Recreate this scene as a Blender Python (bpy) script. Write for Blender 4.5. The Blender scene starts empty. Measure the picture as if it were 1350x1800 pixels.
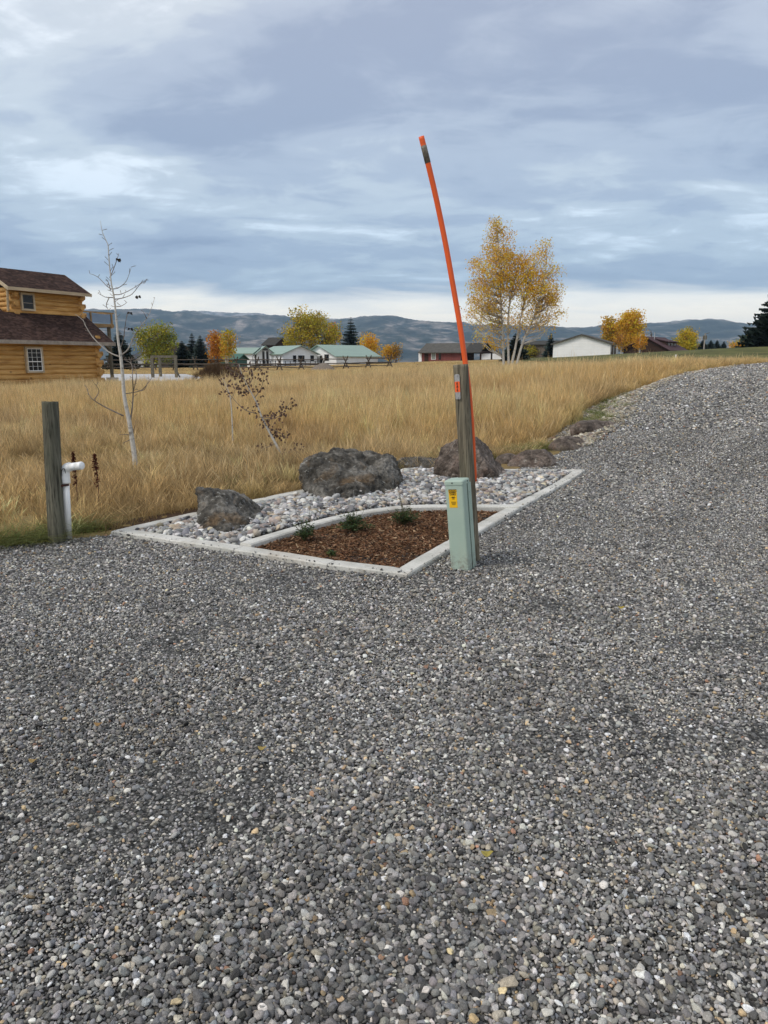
import bpy, bmesh, math, random
import numpy as np
from mathutils import Vector, Matrix, Euler, noise as mnoise

# ------------------------------------------------------------------ camera, sky, sun, exposure
sc = bpy.context.scene
C = sc.collection
EYE = 1.6
FPX, CX, CY, HORIZON = 1300.0, 675.0, 900.0, 635.0
TILT = math.atan((CY - HORIZON) / FPX)
cam_data = bpy.data.cameras.new('camera')
cam_data.sensor_fit = 'VERTICAL'
cam_data.sensor_height = 36.0
cam_data.lens = 26.0
cam_data.clip_start = 0.05
cam_data.clip_end = 30000.0
cam = bpy.data.objects.new('camera', cam_data)
C.objects.link(cam)
cam.location = (0, 0, EYE)
cam.rotation_euler = (math.pi / 2 - TILT, 0, 0)
sc.camera = cam

SUN_EL, SUN_AZ = math.radians(48), math.radians(-120)   # azimuth from +Y, clockwise positive: behind the viewer, left
world = bpy.data.worlds.new('World')
sc.world = world
world.use_nodes = True
wt = world.node_tree
wt.nodes.clear()


def wn(kind, **kw):
    n = wt.nodes.new(kind)
    for k, v in kw.items():
        setattr(n, k, v)
    return n


def wlink(a, b):
    wt.links.new(a, b)


def wmath(op, a, b=None, clamp=False):
    n = wn('ShaderNodeMath', operation=op, use_clamp=clamp)
    for i, v in enumerate((a, b)):
        if v is None:
            continue
        if isinstance(v, (int, float)):
            n.inputs[i].default_value = v
        else:
            wlink(v, n.inputs[i])
    return n.outputs[0]


def wramp(fac, stops, interp='EASE'):
    n = wn('ShaderNodeValToRGB')
    n.color_ramp.interpolation = interp
    el = n.color_ramp.elements
    while len(el) < len(stops):
        el.new(0.5)
    for e, (p, c) in zip(el, stops):
        e.position = p
        e.color = (c[0], c[1], c[2], 1) if not isinstance(c, (int, float)) else (c, c, c, 1)
    wlink(fac, n.inputs[0])
    return n.outputs[0]


tc = wn('ShaderNodeTexCoord')
sep = wn('ShaderNodeSeparateXYZ')
wlink(tc.outputs['Generated'], sep.inputs[0])
zc = wmath('MAXIMUM', sep.outputs[2], 0.0)
den = wmath('ADD', zc, 0.13)
comb = wn('ShaderNodeCombineXYZ')
wlink(wmath('DIVIDE', sep.outputs[0], den), comb.inputs[0])
wlink(wmath('DIVIDE', sep.outputs[1], den), comb.inputs[1])


def cloud_noise(scale, detail, rough, off, stretch=(1, 1, 1), dist=0.0):
    mp = wn('ShaderNodeMapping')
    mp.inputs['Location'].default_value = off
    mp.inputs['Rotation'].default_value = (0, 0, math.radians(9))
    mp.inputs['Scale'].default_value = stretch
    wlink(comb.outputs[0], mp.inputs[0])
    n = wn('ShaderNodeTexNoise')
    n.inputs['Scale'].default_value = scale
    n.inputs['Detail'].default_value = detail
    n.inputs['Roughness'].default_value = rough
    n.inputs['Distortion'].default_value = dist
    wlink(mp.outputs[0], n.inputs['Vector'])
    return n.outputs[0]


big = cloud_noise(0.85, 3, 0.5, (3.1, 1.7, 0), (0.75, 1.15, 1), 0.5)
mid = cloud_noise(1.9, 6, 0.55, (7.1, 2.7, 0), (0.66, 1.05, 1), 0.45)
fine = cloud_noise(5.0, 7, 0.62, (1.3, 9.2, 0), (0.75, 1.0, 1), 0.9)
# elevation, wobbled a little, drives the broad colour of the deck
wob = wmath('MULTIPLY', wmath('SUBTRACT', mid, 0.5), 0.05)
elev = wmath('ADD', zc, wob)
deck = wramp(elev, [(0.0, (1.42, 1.26, 1.00)), (0.055, (1.34, 1.22, 1.00)), (0.076, (0.98, 0.97, 0.90)),
                    (0.094, (0.33, 0.43, 0.555)), (0.16, (0.36, 0.45, 0.57)), (0.26, (0.43, 0.505, 0.605)),
                    (0.40, (0.485, 0.53, 0.61)), (0.62, (0.50, 0.535, 0.605)), (1.0, (0.50, 0.53, 0.59))], 'LINEAR')
tot = wmath('ADD', wmath('ADD', wmath('MULTIPLY', big, 0.55), wmath('MULTIPLY', mid, 0.36)), wmath('MULTIPLY', fine, 0.17))
light = wramp(tot, [(0.42, (0.68, 0.71, 0.80)), (0.52, (0.94, 0.95, 0.98)), (0.575, (1.20, 1.18, 1.12)), (0.64, (1.75, 1.66, 1.52))], 'EASE')
# no deck shading inside the clear strip at the horizon
clear = wramp(elev, [(0.07, 0.0), (0.12, 1.0)], 'LINEAR')
mixl = wn('ShaderNodeMix', data_type='RGBA', blend_type='MIX')
mixl.inputs[6].default_value = (1, 1, 1, 1)
wlink(clear, mixl.inputs[0])
wlink(light, mixl.inputs[7])
mul = wn('ShaderNodeMix', data_type='RGBA', blend_type='MULTIPLY')
mul.inputs[0].default_value = 1.0
wlink(deck, mul.inputs[6])
wlink(mixl.outputs[2], mul.inputs[7])
sky_tex = wn('ShaderNodeTexSky', sky_type='NISHITA', sun_disc=False)
sky_tex.sun_elevation = SUN_EL
sky_tex.sun_rotation = SUN_AZ
bg_sky = wn('ShaderNodeBackground')
bg_sky.inputs['Strength'].default_value = 0.10
wlink(sky_tex.outputs[0], bg_sky.inputs['Color'])
bg_cl = wn('ShaderNodeBackground')
bg_cl.inputs['Strength'].default_value = 0.88
wlink(mul.outputs[2], bg_cl.inputs['Color'])
ms = wn('ShaderNodeMixShader')
ms.inputs[0].default_value = 0.93
wlink(bg_sky.outputs[0], ms.inputs[1])
wlink(bg_cl.outputs[0], ms.inputs[2])
wo = wn('ShaderNodeOutputWorld')
wlink(ms.outputs[0], wo.inputs['Surface'])

sun_data = bpy.data.lights.new('sun', 'SUN')
sun_data.energy = 1.5
sun_data.angle = math.radians(20)
sun_data.color = (1.0, 0.93, 0.83)
sun = bpy.data.objects.new('sun', sun_data)
C.objects.link(sun)
sd = Vector((math.sin(SUN_AZ) * math.cos(SUN_EL), math.cos(SUN_AZ) * math.cos(SUN_EL), math.sin(SUN_EL)))
sun.rotation_euler = sd.to_track_quat('Z', 'Y').to_euler()
sun.location = (-20, -20, 40)

sc.view_settings.view_transform = 'Standard'
sc.view_settings.look = 'None'
sc.view_settings.exposure = 0.55
sc.view_settings.gamma = 1.0
sc.view_settings.use_curve_mapping = False
sc.cycles.max_bounces = 5
sc.cycles.diffuse_bounces = 3
sc.cycles.glossy_bounces = 2
sc.cycles.transmission_bounces = 3
sc.cycles.transparent_max_bounces = 12
sc.cycles.volume_bounces = 0
sc.cycles.use_denoising = True
sc.cycles.denoiser = 'OPENIMAGEDENOISE'
sc.cycles.denoising_input_passes = 'RGB_ALBEDO_NORMAL'

# ------------------------------------------------------------------ helpers
RS = np.random.RandomState(11)
rnd = random.Random(5)


def ray(px, py):
    u = (px - CX) / FPX
    v = (CY - py) / FPX
    return Vector((u, math.cos(TILT) + v * math.sin(TILT), -math.sin(TILT) + v * math.cos(TILT)))


def at(px, py, Y):
    d = ray(px, py)
    t = Y / d.y
    return Vector((d.x * t, Y, EYE + d.z * t))


def gnd(px, py, z=0.0):
    d = ray(px, py)
    t = (z - EYE) / d.z
    return Vector((d.x * t, d.y * t, z))


def s2l(r, g, b):
    f = lambda c: (c / 255 / 12.92) if c <= 10.3 else ((c / 255 + 0.055) / 1.055) ** 2.4
    return (f(r), f(g), f(b))


def tag(o, label=None, cat=None, group=None, kind=None):
    if label:
        o['label'] = label
    if cat:
        o['category'] = cat
    if group:
        o['group'] = group
    if kind:
        o['kind'] = kind
    return o


def empty(name, loc=(0, 0, 0), rz=0.0):
    o = bpy.data.objects.new(name, None)
    o.empty_display_size = 0.2
    C.objects.link(o)
    o.location = loc
    o.rotation_euler = (0, 0, rz)
    return o


def link(name, me, parent=None, world_parent=False):
    o = bpy.data.objects.new(name, me)
    C.objects.link(o)
    if parent is not None:
        o.parent = parent
        if world_parent:
            o.matrix_parent_inverse = basis(parent).inverted()
    return o


def basis(o):
    m = Matrix.LocRotScale(o.location, o.rotation_euler, o.scale)
    if o.parent is not None:
        m = basis(o.parent) @ o.matrix_parent_inverse @ m
    return m


class MB:
    """collects faces, then builds one mesh object"""

    def __init__(self):
        self.v, self.f, self.m, self.c = [], [], [], []

    def quad(self, *p, mi=0):
        n = len(self.v)
        self.v += [tuple(q) for q in p]
        self.f.append(tuple(range(n, n + len(p))))
        self.m.append(mi)

    def box(self, lo, hi, M=None, mi=0):
        (x0, y0, z0), (x1, y1, z1) = lo, hi
        p = [Vector(q) for q in ((x0, y0, z0), (x1, y0, z0), (x1, y1, z0), (x0, y1, z0), (x0, y0, z1), (x1, y0, z1), (x1, y1, z1), (x0, y1, z1))]
        if M is not None:
            p = [M @ q for q in p]
        n = len(self.v)
        self.v += [tuple(q) for q in p]
        for f in ((3, 2, 1, 0), (4, 5, 6, 7), (0, 1, 5, 4), (1, 2, 6, 5), (2, 3, 7, 6), (3, 0, 4, 7)):
            self.f.append(tuple(n + i for i in f))
            self.m.append(mi)
        return self

    def prism(self, poly, d, mi=0):
        """poly: list of 3D points, d: extrusion vector"""
        n = len(self.v)
        k = len(poly)
        d = Vector(d)
        self.v += [tuple(Vector(p)) for p in poly] + [tuple(Vector(p) + d) for p in poly]
        self.f.append(tuple(range(n + k - 1, n - 1, -1)))
        self.f.append(tuple(range(n + k, n + 2 * k)))
        self.m += [mi, mi]
        for i in range(k):
            j = (i + 1) % k
            self.f.append((n + i, n + j, n + k + j, n + k + i))
            self.m.append(mi)
        return self

    def tube(self, path, radii, sides=8, cap=True, mi=0):
        path = [Vector(p) for p in path]
        if isinstance(radii, (int, float)):
            radii = [radii] * len(path)
        n0 = len(self.v)
        ref = Vector((0.31, 0.95, 0.05)).normalized()
        for i, p in enumerate(path):
            a = path[max(0, i - 1)]
            b = path[min(len(path) - 1, i + 1)]
            t = (b - a)
            t = t.normalized() if t.length > 1e-9 else Vector((0, 0, 1))
            s = t.cross(ref)
            if s.length < 1e-3:
                s = t.cross(Vector((1, 0, 0)))
            s.normalize()
            w = s.cross(t)
            for k in range(sides):
                an = 2 * math.pi * k / sides
                self.v.append(tuple(p + (s * math.cos(an) + w * math.sin(an)) * radii[i]))
        for i in range(len(path) - 1):
            for k in range(sides):
                a = n0 + i * sides + k
                b = n0 + i * sides + (k + 1) % sides
                self.f.append((a, b, b + sides, a + sides))
                self.m.append(mi)
        if cap:
            self.f.append(tuple(n0 + k for k in range(sides - 1, -1, -1)))
            e = n0 + (len(path) - 1) * sides
            self.f.append(tuple(e + k for k in range(sides)))
            self.m += [mi, mi]
        return self

    def mesh(self, name, mats, smooth=False):
        me = bpy.data.meshes.new(name)
        me.from_pydata(self.v, [], self.f)
        if not isinstance(mats, (list, tuple)):
            mats = [mats]
        for m in mats:
            me.materials.append(m)
        if len(mats) > 1:
            me.polygons.foreach_set('material_index', self.m)
        if smooth:
            me.polygons.foreach_set('use_smooth', [True] * len(me.polygons))
        me.update()
        return me

    def build(self, name, mats, parent=None, smooth=False, world_parent=True):
        return link(name, self.mesh(name, mats, smooth), parent, world_parent)


def add_color(me, cols, name='tint', domain='POINT'):
    a = me.attributes.new(name, 'FLOAT_COLOR', domain)
    c = np.ones((len(cols), 4), np.float32)
    c[:, :3] = cols
    a.data.foreach_set('color', c.ravel())


def fbm2(x, y, seed=0, octs=4, gain=0.5):
    """vectorised value noise, about -1..1"""
    def h(ix, iy, s):
        n = (ix * 374761393 + iy * 668265263 + s * 1442695041) & 0x7fffffff
        n = ((n ^ (n >> 13)) * 1274126177) & 0x7fffffff
        n = n ^ (n >> 16)
        return (n & 0xffff) / 32767.5 - 1.0
    x = np.asarray(x, float); y = np.asarray(y, float)
    tot = np.zeros(np.broadcast(x, y).shape); amp = 1.0; nrm = 0
    for o in range(octs):
        fx, fy = np.floor(x), np.floor(y)
        ix, iy = fx.astype(np.int64), fy.astype(np.int64)
        u, v = x - fx, y - fy
        u = u * u * (3 - 2 * u); v = v * v * (3 - 2 * v)
        s = seed + o * 17
        tot = tot + amp * ((h(ix, iy, s) * (1 - u) + h(ix + 1, iy, s) * u) * (1 - v) + (h(ix, iy + 1, s) * (1 - u) + h(ix + 1, iy + 1, s) * u) * v)
        nrm += amp; amp *= gain
        x = x * 2.03 + 11.3; y = y * 2.03 + 5.7
    return tot / nrm


def inpoly(x, y, poly):
    r = np.zeros(np.shape(x), bool)
    n = len(poly)
    for i in range(n):
        x0, y0 = poly[i][:2]
        x1, y1 = poly[(i + 1) % n][:2]
        if y0 == y1:
            continue
        c = ((y0 > y) != (y1 > y)) & (x < (x1 - x0) * (y - y0) / (y1 - y0) + x0)
        r ^= c
    return r


def polydist(x, y, pts):
    d = np.full(np.shape(x), 1e9)
    for (x0, y0), (x1, y1) in zip(pts[:-1], pts[1:]):
        dx, dy = x1 - x0, y1 - y0
        t = np.clip(((x - x0) * dx + (y - y0) * dy) / (dx * dx + dy * dy), 0, 1)
        d = np.minimum(d, np.hypot(x - x0 - t * dx, y - y0 - t * dy))
    return d


# ------------------------------------------------------------------ materials
class NT:
    def __init__(self, name, rough=0.8, spec=0.3):
        self.mat = bpy.data.materials.new(name)
        self.mat.use_nodes = True
        self.t = self.mat.node_tree
        self.p = self.t.nodes['Principled BSDF']
        self.p.inputs['Roughness'].default_value = rough
        self.p.inputs['Specular IOR Level'].default_value = spec
        self._obj = None

    def n(self, kind, **kw):
        x = self.t.nodes.new(kind)
        for k, v in kw.items():
            setattr(x, k, v)
        return x

    def l(self, a, b):
        self.t.links.new(a, b)

    def coord(self, which='Object', scale=(1, 1, 1), rot=(0, 0, 0)):
        c = self.n('ShaderNodeTexCoord')
        m = self.n('ShaderNodeMapping')
        m.inputs['Scale'].default_value = scale
        m.inputs['Rotation'].default_value = rot
        self.l(c.outputs[which], m.inputs[0])
        return m.outputs[0]

    def noise(self, vec, scale, detail=4, rough=0.55, dist=0.0):
        x = self.n('ShaderNodeTexNoise')
        x.inputs['Scale'].default_value = scale
        x.inputs['Detail'].default_value = detail
        x.inputs['Roughness'].default_value = rough
        x.inputs['Distortion'].default_value = dist
        if vec is not None:
            self.l(vec, x.inputs['Vector'])
        return x.outputs[0]

    def voro(self, vec, scale, feature='F1', out='Distance', rand=1.0):
        x = self.n('ShaderNodeTexVoronoi', feature=feature)
        x.inputs['Scale'].default_value = scale
        x.inputs['Randomness'].default_value = rand
        self.l(vec, x.inputs['Vector'])
        return x.outputs[out]

    def ramp(self, fac, stops, interp='LINEAR'):
        x = self.n('ShaderNodeValToRGB')
        x.color_ramp.interpolation = interp
        el = x.color_ramp.elements
        while len(el) < len(stops):
            el.new(0.5)
        for e, (p, c) in zip(el, stops):
            e.position = p
            e.color = (c[0], c[1], c[2], 1) if not isinstance(c, (int, float)) else (c, c, c, 1)
        self.l(fac, x.inputs[0])
        return x.outputs[0]

    def mix(self, fac, a, b, mode='MIX'):
        x = self.n('ShaderNodeMix', data_type='RGBA', blend_type=mode)
        for s, v in ((0, fac), (6, a), (7, b)):
            if isinstance(v, (int, float)):
                x.inputs[s].default_value = v if s == 0 else (v, v, v, 1)
            elif isinstance(v, (tuple, list)):
                x.inputs[s].default_value = (v[0], v[1], v[2], 1)
            else:
                self.l(v, x.inputs[s])
        return x.outputs[2]

    def math(self, op, a, b=0.0, clamp=False):
        x = self.n('ShaderNodeMath', operation=op, use_clamp=clamp)
        for i, v in enumerate((a, b)):
            if isinstance(v, (int, float)):
                x.inputs[i].default_value = v
            else:
                self.l(v, x.inputs[i])
        return x.outputs[0]

    def attr(self, name, kind='GEOMETRY', out='Color'):
        x = self.n('ShaderNodeAttribute', attribute_type=kind, attribute_name=name)
        return x.outputs[out]

    def bump(self, h, strength=0.3, dist=0.01):
        x = self.n('ShaderNodeBump')
        x.inputs['Strength'].default_value = strength
        x.inputs['Distance'].default_value = dist
        self.l(h, x.inputs['Height'])
        self.l(x.outputs[0], self.p.inputs['Normal'])
        return x

    def color(self, c):
        if isinstance(c, (tuple, list)):
            self.p.inputs['Base Color'].default_value = (c[0], c[1], c[2], 1)
        else:
            self.l(c, self.p.inputs['Base Color'])
        return self.mat


def m_plain(name, col, rough=0.7, var=0.25, scale=6.0, spec=0.3, metal=0.0, stretch=(1, 1, 1), bump=0.0):
    t = NT(name, rough, spec)
    v = t.coord('Object', stretch)
    f = t.noise(v, scale, 5, 0.6)
    lo = tuple(c * (1 - var) for c in col)
    hi = tuple(min(1, c * (1 + var)) for c in col)
    t.p.inputs['Metallic'].default_value = metal
    if bump:
        t.bump(f, bump, 0.01)
    return t.color(t.ramp(f, [(0.3, lo), (0.7, hi)]))


def m_stone(name, speck=0.35, rough=0.62, spec=0.4, scale=1.0):
    """loose stones: colour comes per stone, veins and speckle from noise"""
    t = NT(name, rough, spec)
    base = t.attr('tint', 'INSTANCER')
    v = t.coord('Object')
    rndv = t.n('ShaderNodeObjectInfo').outputs['Random']
    vv = t.n('ShaderNodeVectorMath', operation='ADD')
    t.l(v, vv.inputs[0])
    cm = t.n('ShaderNodeCombineXYZ')
    t.l(t.math('MULTIPLY', rndv, 57.0), cm.inputs[0])
    t.l(t.math('MULTIPLY', rndv, 31.0), cm.inputs[1])
    t.l(cm.outputs[0], vv.inputs[1])
    f = t.noise(vv.outputs[0], 2.6 * scale, 8, 0.7, 0.4)
    g = t.noise(vv.outputs[0], 9.0 * scale, 4, 0.7)
    k = t.ramp(f, [(0.25, 1 - speck), (0.5, 1.0), (0.72, 1 + speck)])
    k2 = t.ramp(g, [(0.3, 1 - speck * 0.8), (0.7, 1 + speck * 0.8)])
    c = t.mix(1.0, base, k, 'MULTIPLY')
    c = t.mix(1.0, c, k2, 'MULTIPLY')
    t.bump(f, 0.35, 0.15)
    return t.color(c)


M_GRAVEL = m_stone('gravel_stone', 0.44)
M_RIVER = m_stone('river_stone', 0.20, 0.7, 0.3, 0.8)


def m_leaf(name, rough=0.6, trans=0.42, kind='GEOMETRY'):
    t = NT(name, rough, 0.25)
    c = t.attr('tint', kind)
    t.color(c)
    tr = t.n('ShaderNodeBsdfTranslucent')
    t.l(c, tr.inputs[0])
    mx = t.n('ShaderNodeMixShader')
    mx.inputs[0].default_value = trans
    t.l(t.p.outputs[0], mx.inputs[1])
    t.l(tr.outputs[0], mx.inputs[2])
    t.l(mx.outputs[0], t.t.nodes['Material Output'].inputs['Surface'])
    return t.mat


M_LEAF = m_leaf('autumn_leaf')
M_NEEDLE = m_leaf('conifer_needle', 0.7, 0.1)


def m_grass():
    t = NT('dry_grass', 0.75, 0.15)
    tint = t.attr('tint', 'INSTANCER')
    blade = t.attr('tint_blade', 'GEOMETRY')
    c = t.mix(1.0, tint, blade, 'MULTIPLY')
    t.color(c)
    tr = t.n('ShaderNodeBsdfTranslucent')
    t.l(c, tr.inputs[0])
    mx = t.n('ShaderNodeMixShader')
    mx.inputs[0].default_value = 0.35
    t.l(t.p.outputs[0], mx.inputs[1])
    t.l(tr.outputs[0], mx.inputs[2])
    t.l(mx.outputs[0], t.t.nodes['Material Output'].inputs['Surface'])
    return t.mat


M_GRASS = m_grass()


def m_concrete():
    t = NT('concrete', 0.9, 0.2)
    v = t.coord('Object')
    a = t.noise(v, 3.0, 5, 0.6)
    b = t.noise(v, 60, 4, 0.7)
    c = t.ramp(a, [(0.3, (0.43, 0.425, 0.385)), (0.52, (0.57, 0.56, 0.515)), (0.7, (0.66, 0.645, 0.60))])
    s = t.ramp(b, [(0.3, 0.8), (0.6, 1.05)])
    c = t.mix(1.0, c, s, 'MULTIPLY')
    st = t.ramp(t.noise(v, 1.6, 6, 0.7, 0.8), [(0.48, 0.0), (0.68, 0.65)])
    c = t.mix(st, c, (0.33, 0.285, 0.225))
    t.bump(b, 0.25, 0.004)
    return t.color(c)


def m_wood_post(name, dark, lightc, green=0.0):
    t = NT(name, 0.9, 0.15)
    v = t.coord('Object', (1, 1, 0.045))
    a = t.noise(v, 30, 6, 0.65, 0.25)
    v2 = t.coord('Object', (1, 1, 0.02))
    b = t.noise(v2, 90, 3, 0.6)
    v3 = t.coord('Object', (1, 1, 0.5))
    d = t.noise(v3, 5, 4, 0.6)
    c = t.ramp(a, [(0.3, dark), (0.52, tuple((x + y) / 2 for x, y in zip(dark, lightc))), (0.7, lightc)])
    k = t.ramp(b, [(0.36, 0.35), (0.46, 0.95), (0.66, 1.25)])
    c = t.mix(1.0, c, k, 'MULTIPLY')
    c = t.mix(t.ramp(d, [(0.42, 0.0), (0.68, 0.55 * green)]), c, (0.075, 0.088, 0.055))
    # dark knots
    kn = t.voro(t.coord('Object', (1, 1, 0.55)), 9.0)
    c = t.mix(t.ramp(kn, [(0.05, 0.75), (0.12, 0.0)]), c, tuple(x * 0.35 for x in dark))
    h = t.math('ADD', a, t.math('MULTIPLY', b, 0.8))
    t.bump(h, 0.7, 0.006)
    return t.color(c)


def m_boulder(name, base, rust, pale, lichen):
    t = NT(name, 0.9, 0.2)
    v = t.coord('Object')
    a = t.noise(v, 3.0, 8, 0.65, 0.5)
    b = t.noise(v, 22, 6, 0.7)
    pit = t.voro(v, 26)
    c = t.ramp(a, [(0.34, tuple(x * 0.4 for x in base)), (0.46, base), (0.60, pale)])
    r = t.ramp(t.noise(v, 1.9, 4, 0.6, 0.9), [(0.52, 0.0), (0.64, 0.7)])
    c = t.mix(r, c, rust)
    li = t.ramp(t.noise(v, 9, 6, 0.75, 1.5), [(0.58, 0.0), (0.66, 0.75)])
    c = t.mix(li, c, lichen)
    k = t.ramp(b, [(0.34, 0.45), (0.6, 1.3)])
    c = t.mix(1.0, c, k, 'MULTIPLY')
    pk = t.ramp(pit, [(0.06, 0.35), (0.2, 1.0)])
    pm = t.ramp(t.noise(v, 4, 3), [(0.45, 0.0), (0.6, 1.0)])
    c = t.mix(pm, c, t.mix(1.0, c, pk, 'MULTIPLY'))
    h = t.math('ADD', t.math('MULTIPLY', a, 2.0), b)
    h = t.math('ADD', h, t.math('MULTIPLY', t.ramp(pit, [(0.0, 0.0), (0.25, 1.0)]), 0.5))
    t.bump(h, 0.9, 0.02)
    return t.color(c)


M_CONC = m_concrete()
M_POST_A = m_wood_post('weathered_green_post', (0.060, 0.058, 0.045), (0.185, 0.172, 0.130), 0.7)
M_POST_B = m_wood_post('weathered_grey_post', (0.070, 0.060, 0.044), (0.270, 0.235, 0.170), 0.4)
M_BOULD = m_boulder('basalt', (0.075, 0.069, 0.059), (0.135, 0.088, 0.047), (0.18, 0.168, 0.148), (0.36, 0.36, 0.335))
M_BOULD2 = m_boulder('brown_basalt', (0.105, 0.083, 0.068), (0.125, 0.082, 0.062), (0.205, 0.168, 0.143), (0.34, 0.31, 0.27))
M_PVC = m_plain('white_pvc', (0.89, 0.89, 0.88), 0.35, 0.04, 8, 0.5)
M_ORANGE = m_plain('orange_plastic', (0.80, 0.115, 0.022), 0.45, 0.07, 4, 0.4)
M_TAPE = m_plain('worn_grey_tape', (0.17, 0.15, 0.12), 0.6, 0.6, 40, 0.4)
M_RUST = m_plain('rusty_strap', (0.06, 0.022, 0.016), 0.8, 0.4, 60)
M_BLACK = m_plain('black_paint', (0.012, 0.012, 0.012), 0.5, 0.1)
M_METAL = m_plain('brushed_metal', (0.42, 0.42, 0.43), 0.35, 0.2, 50, 0.5, 0.75)
M_STICK_O = m_plain('orange_sticker', (0.85, 0.13, 0.035), 0.5, 0.05)
M_STICK_Y = m_plain('yellow_sticker', (0.83, 0.47, 0.010), 0.5, 0.06)


def m_pedestal():
    t = NT('pale_green_paint', 0.55, 0.35)
    v = t.coord('Object')
    a = t.noise(v, 4, 5, 0.6)
    c = t.ramp(a, [(0.3, (0.335, 0.435, 0.365)), (0.7, (0.385, 0.480, 0.405))])
    st = t.ramp(t.noise(t.coord('Object', (1, 1, 0.3)), 9, 5, 0.65), [(0.52, 0.0), (0.75, 0.5)])
    c = t.mix(st, c, (0.42, 0.46, 0.36))
    sx = t.n('ShaderNodeSeparateXYZ')
    t.l(v, sx.inputs[0])
    low = t.ramp(sx.outputs[2], [(0.02, 0.85), (0.16, 0.0)])
    sp = t.ramp(t.noise(v, 26, 6, 0.75), [(0.44, 0.0), (0.62, 1.0)])
    c = t.mix(t.math('MULTIPLY', low, sp), c, (0.20, 0.185, 0.155))
    t.bump(t.noise(v, 30, 3), 0.05, 0.003)
    return t.color(c)


M_PED = m_pedestal()


def m_ground():
    t = NT('field_soil', 0.95, 0.1)
    v = t.coord('Object')
    a = t.noise(v, 0.35, 6, 0.6)
    b = t.noise(v, 9, 5, 0.7)
    c = t.ramp(a, [(0.3, (0.17, 0.125, 0.060)), (0.5, (0.245, 0.175, 0.080)), (0.7, (0.31, 0.235, 0.115))])
    k = t.ramp(b, [(0.3, 0.65), (0.7, 1.2)])
    c = t.mix(1.0, c, k, 'MULTIPLY')
    far = t.attr('far', 'GEOMETRY', 'Fac')
    f = t.ramp(t.noise(v, 0.012, 6, 0.6), [(0.35, (0.085, 0.090, 0.045)), (0.5, (0.20, 0.165, 0.10)), (0.66, (0.27, 0.22, 0.14))])
    c = t.mix(far, c, f)
    t.bump(b, 0.6, 0.03)
    return t.color(c)


def m_gravel_sheet(name='gravel_bed', cols=((0.04, 0.04, 0.038), (0.13, 0.127, 0.12), (0.26, 0.255, 0.24))):
    t = NT(name, 0.9, 0.2)
    v = t.coord('Object')
    vo = t.n('ShaderNodeTexVoronoi', feature='F1')
    vo.inputs['Scale'].default_value = 85
    t.l(v, vo.inputs['Vector'])
    bw = t.n('ShaderNodeSeparateColor')
    t.l(vo.outputs['Color'], bw.inputs[0])
    c = t.ramp(bw.outputs[0], [(0.05, cols[0]), (0.6, cols[1]), (1.0, cols[2])])
    e = t.ramp(vo.outputs['Distance'], [(0.25, 1.0), (0.75, 0.35)])
    c = t.mix(1.0, c, e, 'MULTIPLY')
    c = t.mix(1.0, c, t.ramp(t.noise(v, 0.9, 5, 0.6), [(0.3, 0.8), (0.7, 1.15)]), 'MULTIPLY')
    t.bump(t.ramp(vo.outputs['Distance'], [(0.0, 1.0), (0.7, 0.0)]), 0.8, 0.01)
    return t.color(c)


M_GROUND = m_ground()
M_GSHEET = m_gravel_sheet()
M_BANK = m_gravel_sheet('bank_soil', ((0.16, 0.13, 0.09), (0.30, 0.26, 0.19), (0.42, 0.37, 0.28)))
M_SOIL = m_plain('dark_soil', (0.070, 0.045, 0.030), 0.95, 0.4, 20, 0.1, bump=0.5)
M_LAWN = m_plain('mown_lawn', (0.100, 0.100, 0.036), 0.95, 0.45, 0.35, 0.1, bump=0.3)
M_PAD = m_plain('pale_gravel_pad', (0.46, 0.46, 0.46), 0.95, 0.2, 1.5, 0.1)
M_CHIP = m_stone('bark_chip', 0.3, 0.85, 0.15)
# ------------------------------------------------------------------ terrain
CP = np.array([
    (-8, -8, 0), (0, -8, 0), (8, -8, 0), (-7, 2, 0), (0, 2, 0), (5, 3, 0), (-2.6, 7, 0), (0, 9, 0), (3, 11, 0.0), (-6, 9, -0.02),
    (-3.4, 10, 0), (0, 13, 0.0), (-8, 14, -0.04), (0.2, 5.4, 0), (1.6, 8.2, 0), (-9, 6, 0), (-3, 22, 0.02), (2.5, 7, 0),
    (4.3, 14, .40), (6.5, 19, .80), (8.7, 22.3, 1.16), (11.7, 25.8, 1.40), (14.5, 28.4, 1.54),
    (5.5, 9.5, .03), (7.5, 13.5, .42), (11, 18, .92), (15, 22, 1.32), (20, 28, 1.5), (20, 15, .95), (12, 8, .2), (7, 5, 0.02), (25, 5, .5),
    (2, 16, .14), (3.5, 22, .38), (6.5, 30, .75), (11, 36, .95), (18, 40, 1.15),
    (-12, 45, 0), (-24, 45, 0), (-15, 40, 0.0), (0, 45, .4), (10, 50, .95), (-17, 60, .32), (-26, 60, .32), (-8, 60, .36), (5, 60, .75), (15, 60, .95), (30, 60, 1.35),
    (-45, 90, .5), (-20, 85, .6), (-10, 85, .62), (4, 85, .9), (15, 85, 1.42), (25, 85, 2.1), (47, 85, 3.25), (60, 50, 2.0), (40, 30, 1.75), (-40, 20, -.1), (-40, 45, 0),
    (-70, 150, .4), (-15, 150, .5), (12, 130, 1.75), (32, 120, 2.2), (45, 130, 2.9), (80, 150, 4), (0, 260, 0), (-150, 260, -1), (150, 260, 3.5), (-120, 60, 0), (140, 60, 3.5)], float)


def _tps(r2):
    return np.where(r2 > 0, 0.5 * r2 * np.log(np.maximum(r2, 1e-12)), 0.0)


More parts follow.
